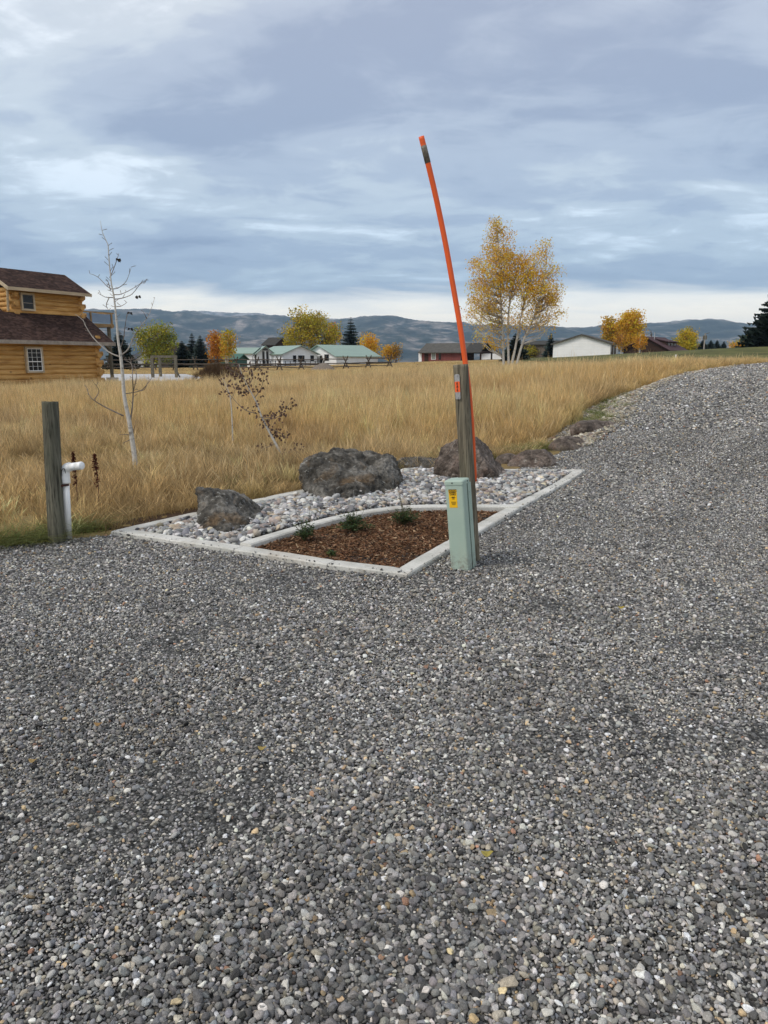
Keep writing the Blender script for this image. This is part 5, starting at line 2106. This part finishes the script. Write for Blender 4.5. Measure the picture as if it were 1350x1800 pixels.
# deck
deckp = empty('deck', (0, 0, 0)); deckp.parent = house
child(MB().box((.85, 3.5, 3.62), (4.2, 6.5, 3.80)), 'deck_floor', M_DECKW, deckp)
child(MB().box((.85, 3.44, 4.40), (4.2, 3.52, 4.48)), 'handrail', M_DECKW, deckp)
child(MB().box((4.14, 3.53, 4.40), (4.22, 6.5, 4.48)), 'handrail', M_DECKW, deckp)
for xx in (.95, 2.5, 4.0):
    child(MB().box((xx - .05, 3.42, 3.55), (xx + .05, 3.515, 4.40)), 'baluster_post', M_DECKW, deckp)
child(MB().box((.9, 3.47, 3.86), (4.0, 3.475, 4.36)), 'glass_screen', m_plain('blue_glass', (.16, .24, .36), .1, .1, 2, .5), deckp)
child(MB().tube([(3.95, 3.7, 0), (3.95, 3.7, 3.62)], .11, 10), 'support_post', M_GPOST, deckp)
child(MB().box((3.7, 3.45, -.4), (4.2, 3.95, .62)), 'pier', M_PAD, deckp)
child(MB().tube([(3.95, 3.7, 2.3), (2.2, 3.7, 3.6)], .09, 8), 'brace', M_GPOST, deckp)
child(MB().tube([(3.95, 3.8, 2.3), (3.95, 5.4, 3.6)], .09, 8), 'brace', M_GPOST, deckp)


# ------------------------------------------------------------------ far buildings
M_GREENROOF = m_plain('green_metal_roof', (.245, .335, .275), .45, .10, .6, .4, stretch=(6, .2, 1))
M_DARKROOF = m_plain('charcoal_roof', (.045, .043, .038), .9, .25, 2)
M_GREYROOF = m_plain('grey_roof', (.085, .080, .070), .9, .25, 2)
M_BURG = m_plain('burgundy_roof', (.062, .028, .030), .8, .25, 2)
M_BARNRED = m_plain('dull_red_siding', (.185, .058, .050), .85, .2, 2, stretch=(4, 1, .2))
M_DBROWN = m_plain('dark_log_siding', (.040, .020, .013), .85, .3, 2, stretch=(.2, 1, 6))
M_TAUPE = m_plain('taupe_siding', (.13, .105, .085), .85, .2, 2)


def m_siding(name, col):
    t = NT(name, .65, .3)
    v = t.coord('Object')
    w = t.n('ShaderNodeTexWave', wave_type='BANDS', bands_direction='Z')
    w.inputs['Scale'].default_value = 1.3
    t.l(v, w.inputs['Vector'])
    c = t.mix(1.0, col, t.ramp(t.noise(v, .8, 4), [(.3, .93), (.7, 1.03)]), 'MULTIPLY')
    t.bump(w.outputs[0], .35, .03)
    return t.color(c)


M_SIDING = m_siding('white_siding', (.86, .86, .84))


def gable_wing(parent, origin, rz, w, d, he, hr, wall, roof, over=.4, wins=(), front=.4, th=.14, base=0.0, trim=None):
    """ridge along local y, gable facing local -y; wins: (x0,x1,z0,z1[,side]) on the front gable or the right wall"""
    e = empty('wing', origin, rz)
    e.parent = parent
    e.matrix_parent_inverse = basis(parent).inverted()
    m = MB()
    m.prism([(-w / 2, 0, -.8), (w / 2, 0, -.8), (w / 2, 0, he), (0, 0, hr), (-w / 2, 0, he)], (0, d, 0))
    child(m, 'wall', wall, e)
    sl = (hr - he) / (w / 2)
    for s in (-1, 1):
        m = MB()
        x1 = s * (w / 2 + over)
        z1 = he - sl * over
        m.prism([(s * .001, -front, hr + .01), (x1, -front, z1 + .01), (x1, -front, z1 + th), (s * .001, -front, hr + th)], (0, d + 2 * front, 0))
        rf = child(m, 'roof', roof, e)
        if trim:
            child(MB().prism([(s * .001, -front - .06, hr - .12), (x1, -front - .06, z1 - .12), (x1, -front - .06, z1 + th * .9), (s * .001, -front - .06, hr + th * .9)], (0, .055, 0)), 'fascia', trim, e)
    for wv in wins:
        x0, x1, z0, z1 = wv[:4]
        if len(wv) == 4:
            f = child(MB().box((x0 - .07, -.05, z0 - .07), (x1 + .07, -.004, z1 + .07)), 'window', M_WHITE, e)
            child(MB().box((x0, -.07, z0), (x1, -.052, z1)), 'pane', M_GLASSD, e)
        else:
            f = child(MB().box((w / 2 + .004, x0 - .07, z0 - .07), (w / 2 + .05, x1 + .07, z1 + .07)), 'window', M_WHITE, e)
            child(MB().box((w / 2 + .052, x0, z0), (w / 2 + .07, x1, z1)), 'pane', M_GLASSD, e)
    return e


def site(px, Y):
    p = at(px, 630, Y)
    return Vector((p.x, Y, tz1(p.x, Y)))


# green roofed house
ZG = at(520, 645, 150).z
gh = empty('green_roofed_house', Vector((at(540, 645, 150).x, 150, ZG)))
tag(gh, 'long white house with green metal roofs behind the rail fence', 'house')
hz = lambda y, Y: at(600, y, Y).z - ZG
A = at(590, 645, 146)
right = gable_wing(gh, (at(562, 640, 147).x, 147, ZG), math.radians(-48), 10.5, 10.5, hz(626, 150), hz(607.5, 150), M_WHITE, M_GREENROOF, .5, [(-2.2, -1.0, 1.2, 2.5), (1.6, 3.0, 1.2, 2.4), (.2, .9, 0, 2.2)], .6, .12)
child(MB().box((10.5 / 2 + .004, .8, .2), (10.5 / 2 + .05, 4.4, 2.2)), 'garage_door', M_SIDING, right)
child(MB().box((10.5 / 2 + .004, 5.4, .2), (10.5 / 2 + .05, 9.2, 2.2)), 'garage_door', M_SIDING, right)
left = gable_wing(gh, (at(528, 640, 144).x, 144, ZG), math.radians(36), 7.4, 10.0, hz(622, 146), hz(608.5, 146), M_WHITE, M_GREENROOF, .5, [(-1.6, -.9, 1.0, 2.2), (-.5, .9, 1.0, 2.2), (2.2, 3.0, 1.2, 2.2)], .6, .12)
ent = gable_wing(gh, (at(467, 640, 145).x, 145, ZG), math.radians(14), 3.2, 5.0, hz(621, 146), hz(609, 146), M_WHITE, M_GREENROOF, .35, [(-.6, -.15, .2, 3.0), (.15, .6, .2, 3.0)], .9, .12)
child(MB().prism([(-.6, -.05, 3.1), (.6, -.05, 3.1), (.45, -.05, 3.45), (0, -.05, 3.62), (-.45, -.05, 3.45)], (0, .03, 0)), 'arched_window', M_GLASSD, ent)
gable_wing(gh, (at(455, 640, 148).x, 148, ZG), math.radians(70), 5.0, 5.5, hz(621, 148), hz(612, 148), M_WHITE, M_GREENROOF, .4, [(-1.4, -.6, .3, 2.3), (.5, 1.5, .3, 2.3)], .4, .12)
for x in (447, 455, 476, 484, 492):
    p = at(x, 640, 142.5)
    MB().tube([(p.x, 142.5, ZG - .4), (p.x, 142.5, ZG + 2.0)], .13, 8).build('column', M_WHITE, gh)
for x in np.linspace(440, 563, 15):
    p = at(float(x), 638, 138)
    MB().box((p.x - .06, 137.95, ZG - .4), (p.x + .06, 138.05, ZG + 1.15)).build('railing_post', M_BLACK, gh)
xa, xb = at(440, 638, 138).x, at(563, 638, 138).x
MB().box((xa, 137.93, ZG + 1.10), (xb, 138.07, ZG + 1.20)).build('handrail', M_BLACK, gh)
MB().box((xa, 138.0, ZG - .6), (xb, 142.4, ZG + .32)).build('deck', m_plain('dark_deck', (.045, .035, .03), .9, .3), gh)

bn = empty('dark_barn', site(496, 190))
tag(bn, 'dark gabled barn roof showing behind the green roofed house', 'barn')
gable_wing(bn, bn.location, math.radians(62), 6, 3.6, at(485, 606, 190).z - bn.location.z, at(485, 594, 190).z - bn.location.z, M_DBROWN, M_DARKROOF, .4)

wh = empty('small_white_house', site(248, 135))
tag(wh, 'small white house with dark roof below the round yellow green tree', 'house')
gable_wing(wh, (at(258, 640, 133).x, 133, wh.location.z), math.radians(28), 4.4, 7, 1.3, 2.75, M_WHITE, m_plain('slate_roof', (.035, .04, .05), .8, .2), .3, [(-.5, .5, .2, 1.0)])
th_ = empty('taupe_house', site(313, 140))
tag(th_, 'taupe gabled house between the round tree and the dark conifers', 'house')
gable_wing(th_, (at(318, 640, 140).x, 140, th_.location.z), math.radians(35), 7, 8, 2.6, at(312, 604, 140).z - th_.location.z, M_TAUPE, M_GREYROOF, .4)
gs = empty('green_shed', site(425, 125))
tag(gs, 'low dull green shed behind the rail fence', 'shed')
gable_wing(gs, gs.location, math.radians(75), 4, 7, 1.2, 2.0, m_plain('green_siding', (.05, .11, .085), .8, .2), m_plain('green_shed_roof', (.055, .13, .10), .7, .2), .2)

# red cabin
rc = empty('red_cabin', site(800, 130))
tag(rc, 'low dull red cabin with a wide grey roof and open porch', 'cabin')
RZ = rc.location.z
zr = lambda y: at(800, y, 130).z - RZ
cw = gable_wing(rc, (at(822, 634, 126.5).x, 126.5, RZ), math.radians(66), 7.0, 6.9, zr(619.5), zr(605), M_BARNRED, M_GREYROOF, .5, [(2.0, 2.7, .3, 1.35, 's'), (3.6, 3.9, .3, 1.35, 's')], .5)
m = child(MB().box((-3.5 - .05, 4.4, .1), (-3.504, 5.2, 1.35)), 'window', M_WHITE, cw)
child(MB().box((-3.5 - .07, 4.48, .18), (-3.552, 5.12, 1.28)), 'pane', m_plain('pale_glass', (.22, .24, .22), .2, .1), cw)
m = child(MB().box((-3.5 - .05, 3.5, .1), (-3.504, 3.9, 1.35)), 'window', M_DBROWN, cw)
child(MB().box((-3.5 - .07, 3.56, .18), (-3.552, 3.84, 1.28)), 'pane', M_GLASSD, cw)
child(MB().box((-3.5 - .05, 5.7, -.3), (-3.504, 6.4, 1.35)), 'door', M_DBROWN, cw)
# porch: roof carried forward on posts
for s in (-1, 1):
    hw, he_, hr_ = 3.5, zr(619.5), zr(605)
    sl_ = (hr_ - he_) / hw
    x1 = s * (hw + .5); z1 = he_ - sl_ * .5
    child(MB().prism([(s * .002, -3.4, hr_ + .01), (x1, -3.4, z1 + .01), (x1, -3.4, z1 + .14), (s * .002, -3.4, hr_ + .14)], (0, 2.89, 0)), 'porch_roof', M_DARKROOF, cw)
    child(MB().tube([(s * 3.2, -3.2, -.6), (s * 3.2, -3.2, he_)], .14, 8), 'porch_post', M_DBROWN, cw)
child(MB().box((-3.4, -3.3, he_ - .1), (3.4, -3.1, he_ + .12)), 'porch_beam', M_DBROWN, cw)
child(MB().box((-3.4, -.05, -.5), (3.4, -.004, he_)), 'porch_wall', M_DBROWN, cw)
lean_to = child(MB().box((-3.4, 6.92, -.5), (-.5, 7.5, 1.2)), 'white_lean_to', M_WHITE, cw)

sg = empty('white_shed', site(864, 145))
tag(sg, 'small white gabled shed half hidden behind the large aspen', 'shed')
gable_wing(sg, sg.location, math.radians(-10), 4.0, 5, .9, 2.1, M_SIDING, M_DARKROOF, .3)

# white barn
wbp = at(1021, 628, 120)
wb = empty('white_barn', (wbp.x, 120, tz1(wbp.x, 120)))
tag(wb, 'plain white gabled barn with grey roof edge on the lawn', 'barn')
zw = lambda y: at(1021, y, 120).z - wb.location.z
bw_ = gable_wing(wb, wb.location, math.radians(-24), 8.9, 10, zw(604), zw(588.5), M_SIDING, M_GREYROOF, .35, (), .3, .12, trim=M_GREYROOF)
for y0 in (1.2, 4.5):
    child(MB().box((8.9 / 2 + .004, y0, -.2), (8.9 / 2 + .05, y0 + 2.4, 1.9)), 'door', M_TAUPE, bw_)

tb = empty('brown_shed', site(985, 150))
tag(tb, 'taupe house wall showing behind the left-hand corner of the white barn', 'house')
gable_wing(tb, (at(986, 625, 150).x, 150, tb.location.z), math.radians(60), 6, 7, at(985, 606, 150).z - tb.location.z, at(985, 599.5, 150).z - tb.location.z, M_TAUPE, M_DARKROOF, .4)

# brown cabin
bc = empty('brown_cabin', site(1140, 128))
tag(bc, 'dark brown cabin with a burgundy roof and long dormer', 'cabin')
zb_ = bc.location.z
zc_ = lambda y: at(1140, y, 130).z - zb_
cb = gable_wing(bc, (at(1134, 620, 126).x, 126, zb_), math.radians(-42), 7.6, 7.4, zc_(615), zc_(594), M_DBROWN, M_BURG, .6, (), .5, .12)
dm = gable_wing(bc, Vector((at(1134, 620, 126).x, 126, zb_)) + Matrix.Rotation(math.radians(-42), 3, 'Z') @ Vector((0.4, 3.8, 0)), math.radians(48), 3.8, .1, zc_(606.5), zc_(606), M_DBROWN, M_BURG, .1)
rot = Matrix.Rotation(math.radians(-42), 3, 'Z')
e = cb
h1, h0 = zc_(595.5), zc_(602.5)
child(MB().prism([(.2, 1.9, h1), (3.0, 1.9, h0), (3.0, 1.9, h0 + .12), (.2, 1.9, h1 + .12)], (0, 4.6, 0)), 'dormer_roof', M_BURG, e)
child(MB().prism([(.6, 2.1, h1 - 1.6), (2.7, 2.1, zc_(610.5)), (2.7, 2.1, h0 + .02), (.6, 2.1, h1 - .12)], (0, 4.2, 0)), 'dormer_wall', M_DBROWN, e)
for k in range(3):
    f = child(MB().box((2.704, 2.5 + k * 1.3, zc_(608.8)), (2.74, 3.4 + k * 1.3, h0 - .12)), 'window', M_TAUPE, e)
    child(MB().box((2.742, 2.58 + k * 1.3, zc_(608.8) + .07), (2.76, 3.32 + k * 1.3, h0 - .19)), 'pane', M_GLASSD, e)
child(MB().tube([(.9, 1.2, h1 - .6), (.9, 1.2, h1 + .9)], .07, 8), 'stove_pipe', M_METAL, e)
rs_ = empty('red_shed', site(1221, 145))
tag(rs_, 'tiny red roofed shed beyond the yellow green tree', 'shed')
gable_wing(rs_, rs_.location, math.radians(70), 2.2, 3.4, .7, 1.15, M_BARNRED, M_BURG, .2)

# utility pole with lamp, marker stake
up = site(1236, 112)
upo = empty('utility_pole', up)
tag(upo, 'slim utility pole with a small lamp arm beyond the lawn', 'utility pole')
zt = at(1236, 586, 112).z
MB().tube([(up.x, 112, up.z - .3), (up.x, 112, zt)], [.11, .09], 8).build('pole', M_PTWIG, upo)
MB().box((up.x - .28, 111.92, zt - .9), (up.x + .28, 112.08, zt - .3)).build('transformer', M_GPOST, upo)
MB().tube([(up.x, 112, zt - .1), (up.x + .55, 111.8, zt + .1)], .04, 6).build('lamp_arm', M_GPOST, upo)
sk = at(1187, 640, 55)
sko = MB().box((-.05, -.03, -.3), (.05, .03, .98)).build('marker_stake', M_WHITE)
sko.location = (sk.x, 55, tz1(sk.x, 55))
tag(sko, 'short white marker stake in the grass below the lawn', 'stake')

# arbor beside the gravel pad
ab = empty('timber_arbor', (at(288, 655, 58).x, 58, tz1(at(288, 655, 58).x, 58)))
tag(ab, 'plain timber arbor frame standing by the pale gravel pad', 'arbor')
za = at(288, 627, 58).z
for (x, dy) in ((267.5, 0), (281, 1.6), (309, 0)):
    p = at(x, 640, 58 + dy)
    MB().box((p.x - .10, 58 + dy - .1, ab.location.z - .3), (p.x + .10, 58 + dy + .1, za - .09)).build('arbor_post', M_GPOST, ab)
MB().box((at(265, 627, 58).x, 57.9, za - .085), (at(311, 627, 58).x, 58.1, za + .10)).build('arbor_beam', M_GPOST, ab)
MB().box((at(278, 627, 59.6).x, 59.5, za - .085), (at(311, 627, 59.6).x, 59.7, za + .08)).build('arbor_beam', M_GPOST, ab)
pf = at(308, 640, 58)
MB().tube([(pf.x + .3, 58.2, ab.location.z), (pf.x - .05, 58.05, za - .8)], .06, 6).build('brace', M_GPOST, ab)

# ------------------------------------------------------------------ buck and rail fence
M_RAIL = m_plain('weathered_rail', (.085, .068, .052), .9, .35, 6, stretch=(.3, 1, 1))
fence = empty('rail_fence', (at(430, 648, 85).x, 85, .6))
tag(fence, 'weathered buck and rail fence crossing the far side of the field', 'fence')
fx = np.arange(at(150, 640, 85).x, at(694, 640, 85).x, 2.45)
prev = None
for i, x in enumerate(fx):
    y = 85 + 1.2 * math.sin(i * .5) - .02 * i
    z = tz1(x, y)
    h = 1.5
    a_ = rnd.uniform(-.1, .1)
    for s in (-1, 1):
        MB().tube([(x + s * .42, y - s * .5, z - .1), (x - s * .30 + a_, y + s * .38, z + h)], [.075, .06], 7).build('buck_leg', M_RAIL, fence)
    MB().tube([(x - .05, y - .35, z + .45), (x + .05, y + .35, z + .45)], .05, 6).build('cross_piece', M_RAIL, fence)
    cur = Vector((x, y, z))
    if prev is not None:
        for k, (hh_, off) in enumerate(((.35, -.30), (.72, -.20), (1.18, 0.02), (.62, .28))):
            if rnd.random() < .06:
                continue
            j = rnd.uniform(-.06, .06)
            MB().tube([prev + Vector((-.25, off, hh_ + j)), prev * .5 + cur * .5 + Vector((0, off, hh_ - .02)), cur + Vector((.25, off, hh_ - j))], [.06, .055, .05], 7).build('rail', M_RAIL, fence)
    prev = cur

# mounds
def mound(name, px, Y, wpx, ytop, mat, label, seed, cat):
    p = at(px, 640, Y)
    z = tz1(p.x, Y)
    h = at(px, ytop, Y).z - z
    R_ = wpx * Y / (FPX * .98) * .5
    V, F = [], []
    NR_, NA = 18, 48
    for i in range(NR_ + 1):
        t = i / NR_
        for k in range(NA):
            a = 2 * math.pi * k / NA
            x, y = math.cos(a) * R_ * t, math.sin(a) * R_ * .7 * t
            n_ = mnoise.noise(Vector((x * .8, y * .8, seed))) * .22 + mnoise.noise(Vector((x * 2.7, y * 2.7, seed))) * .10
            V.append((x, y, h * ((1 - t * t) ** 1.3) * (1 + n_) * (.85 + .15 * math.cos(t * 3)) + h * .12 * n_ - .05 - .15 * t))
    for i in range(NR_):
        for k in range(NA):
            F.append((i * NA + k, (i + 1) * NA + k, (i + 1) * NA + (k + 1) % NA, i * NA + (k + 1) % NA))
    me = bpy.data.meshes.new(name)
    me.from_pydata(V, [], F)
    me.materials.append(mat)
    me.polygons.foreach_set('use_smooth', [True] * len(F))
    o = link(name, me)
    o.location = (p.x, Y, z)
    return tag(o, label, cat)


M_DIRT = m_plain('dark_dirt', (.075, .050, .032), .95, .5, 3, .1, bump=.8)
M_GPILE = m_plain('gravel_pile', (.19, .16, .13), .95, .35, 14, .1, bump=.5)
mound('dirt_mound', 386, 50, 118, 645, M_DIRT, 'dark brown dirt mound in front of the rail fence', 2, 'mound')
mound('gravel_mound', 568, 78, 66, 637.5, M_GPILE, 'grey brown gravel mound in front of the green roofed house', 5, 'mound')
# dead weeds on the dirt mound
r = np.random.RandomState(31)
c_ = at(386, 640, 50)
n = 260
X = c_.x + r.normal(0, .75, n); Y = 49.6 + r.uniform(-1.6, .6, n)
d_ = np.hypot((X - c_.x) / 2.2, (Y - 50) / 1.55)
hz_ = (at(386, 645, 50).z - tz1(c_.x, 50)) * np.clip(1 - d_ ** 2, 0, 1)
tag(scatter('mound_weeds', np.stack([X, Y, tz(X, Y) + hz_ - .08], 1), np.stack([r.normal(0, .1, n), r.normal(0, .1, n), r.uniform(0, 6.28, n)], 1), np.stack([np.ones(n) * .7, np.ones(n) * .7, r.uniform(.2, .5, n)], 1),
            np.array((.13, .085, .05)) * np.exp(r.normal(0, .25, (n, 1))), r.randint(0, 8, n), lib['tuft_far']), 'dead brown weeds on the dirt mound', 'weeds', kind='stuff')

# ------------------------------------------------------------------ mountains and haze
def m_mountain():
    t = NT('forested_slope', .95, .05)
    v = t.coord('Object')
    a = t.noise(v, .0022, 8, .62, .6)
    b = t.noise(t.coord('Object', (1, .6, 2.2)), .010, 6, .68, .4)
    c = t.ramp(b, [(.36, (.020, .032, .030)), (.47, (.045, .060, .050)), (.53, (.14, .125, .11)), (.60, (.28, .245, .215))])
    f = t.ramp(b, [(.42, (.016, .027, .026)), (.60, (.055, .068, .058))])
    k = t.ramp(a, [(.42, 0.0), (.56, 1.0)])
    c = t.mix(k, f, c)
    c = t.mix(1.0, c, t.ramp(t.noise(v, .05, 5, .7), [(.3, .6), (.7, 1.35)]), 'MULTIPLY')
    # bare rock and thin snow near the tops of the far range
    h = t.attr('crest', 'GEOMETRY', 'Fac')
    s = t.ramp(t.noise(v, .012, 6, .7), [(.45, 0.0), (.62, 1.0)])
    c = t.mix(t.math('MULTIPLY', h, s, True), c, (.46, .44, .42))
    return t.color(c)


M_MTN = m_mountain()
SKY1 = [(-900, 560), (-500, 548), (-200, 556), (0, 562), (120, 553), (200, 549), (250, 546), (290, 544), (330, 551), (360, 552), (400, 557), (440, 560), (500, 559), (560, 562), (600, 563), (640, 561), (690, 562), (740, 568), (800, 572), (860, 574), (900, 576), (960, 579), (1010, 577), (1060, 574), (1090, 573), (1130, 571), (1165, 567), (1200, 569), (1240, 573), (1280, 580), (1320, 583), (1400, 578), (1600, 566), (1900, 560), (2400, 568)]
SKY2 = [(-900, 552), (-200, 560), (0, 565), (200, 560), (330, 550), (360, 548), (400, 549.5), (450, 551), (490, 556), (560, 566), (700, 585), (900, 600), (1350, 600), (2400, 600)]


def range_mesh(name, prof, Yc, depth, label, seed, crest0, nxs=900, nys=110):
    xs = np.linspace(-1.05 * Yc, 1.05 * Yc, nxs)
    ys = np.linspace(Yc - depth, Yc + depth * .5, nys)
    X, Y_ = np.meshgrid(xs, ys)
    px = CX + FPX * X / Yc / math.cos(TILT) * .985
    pk = np.interp(px, [p[0] for p in prof], [p[1] for p in prof])
    crest = EYE + (HORIZON - pk) * math.cos(TILT) ** 2 / FPX * Yc
    u = (Y_ - (Yc - depth)) / depth
    shape = np.where(u <= 1, smooth(-.05, 1.05, u) ** 1.1, 1 - .5 * smooth(1, 1.6, u))
    nz = fbm2(X / 420, Y_ / 420, seed, 7, .6)
    rdg = 1 - np.abs(fbm2(X / 760 + 9, Y_ / 900, seed + 5, 5, .5)) * 2
    Z = crest * shape * (1 + .10 * nz) + crest * (.26 * (rdg - .55) + .10 * nz) * np.sin(np.clip(u, 0, 1) * math.pi) * .9
    # keep the skyline on its profile
    line = np.maximum((Z).max(0), 1)
    Z = Z * np.where(u > .75, 1, 1) * (crest[0] / line * .6 + .4)[None] - 12
    Z += 12 * smooth(0, .3, u) + 11 * fbm2(X / 60, Y_ / 90, seed + 9, 4, .6) * smooth(.5, .95, u)
    idx = np.arange(nxs * nys).reshape(nys, nxs)
    F = np.stack([idx[:-1, :-1], idx[:-1, 1:], idx[1:, 1:], idx[1:, :-1]], -1).reshape(-1, 4)
    me = bpy.data.meshes.new(name)
    me.from_pydata(np.stack([X, Y_, Z], -1).reshape(-1, 3).tolist(), [], F.tolist())
    me.materials.append(M_MTN)
    a = me.attributes.new('crest', 'FLOAT', 'POINT')
    a.data.foreach_set('value', (smooth(crest0, 1.0, Z / np.maximum(crest, 1)) * .8).ravel().astype(np.float32))
    me.polygons.foreach_set('use_smooth', [True] * len(F))
    return tag(link(name, me), label, 'mountains', kind='structure')


range_mesh('hills', SKY1, 4600, 2600, 'blue forested mountain range along the whole horizon', 3, .93)
range_mesh('far_hills', SKY2, 6600, 1500, 'pale rocky crest of the farther mountain range', 12, .55)

hb = MB().box((-8600, -320, -16), (8600, 8900, 475))
tz_h = NT('air')
tz_h.t.nodes.remove(tz_h.p)
pvn = tz_h.n('ShaderNodeVolumePrincipled')
pvn.inputs['Color'].default_value = (.52, .74, 1.0, 1)
pvn.inputs['Density'].default_value = 1.10e-4
pvn.inputs['Anisotropy'].default_value = 0.0
tz_h.l(pvn.outputs[0], tz_h.t.nodes['Material Output'].inputs['Volume'])
haze = hb.build('haze', tz_h.mat)
tag(haze, 'thin blue haze in the air', 'haze', kind='stuff')
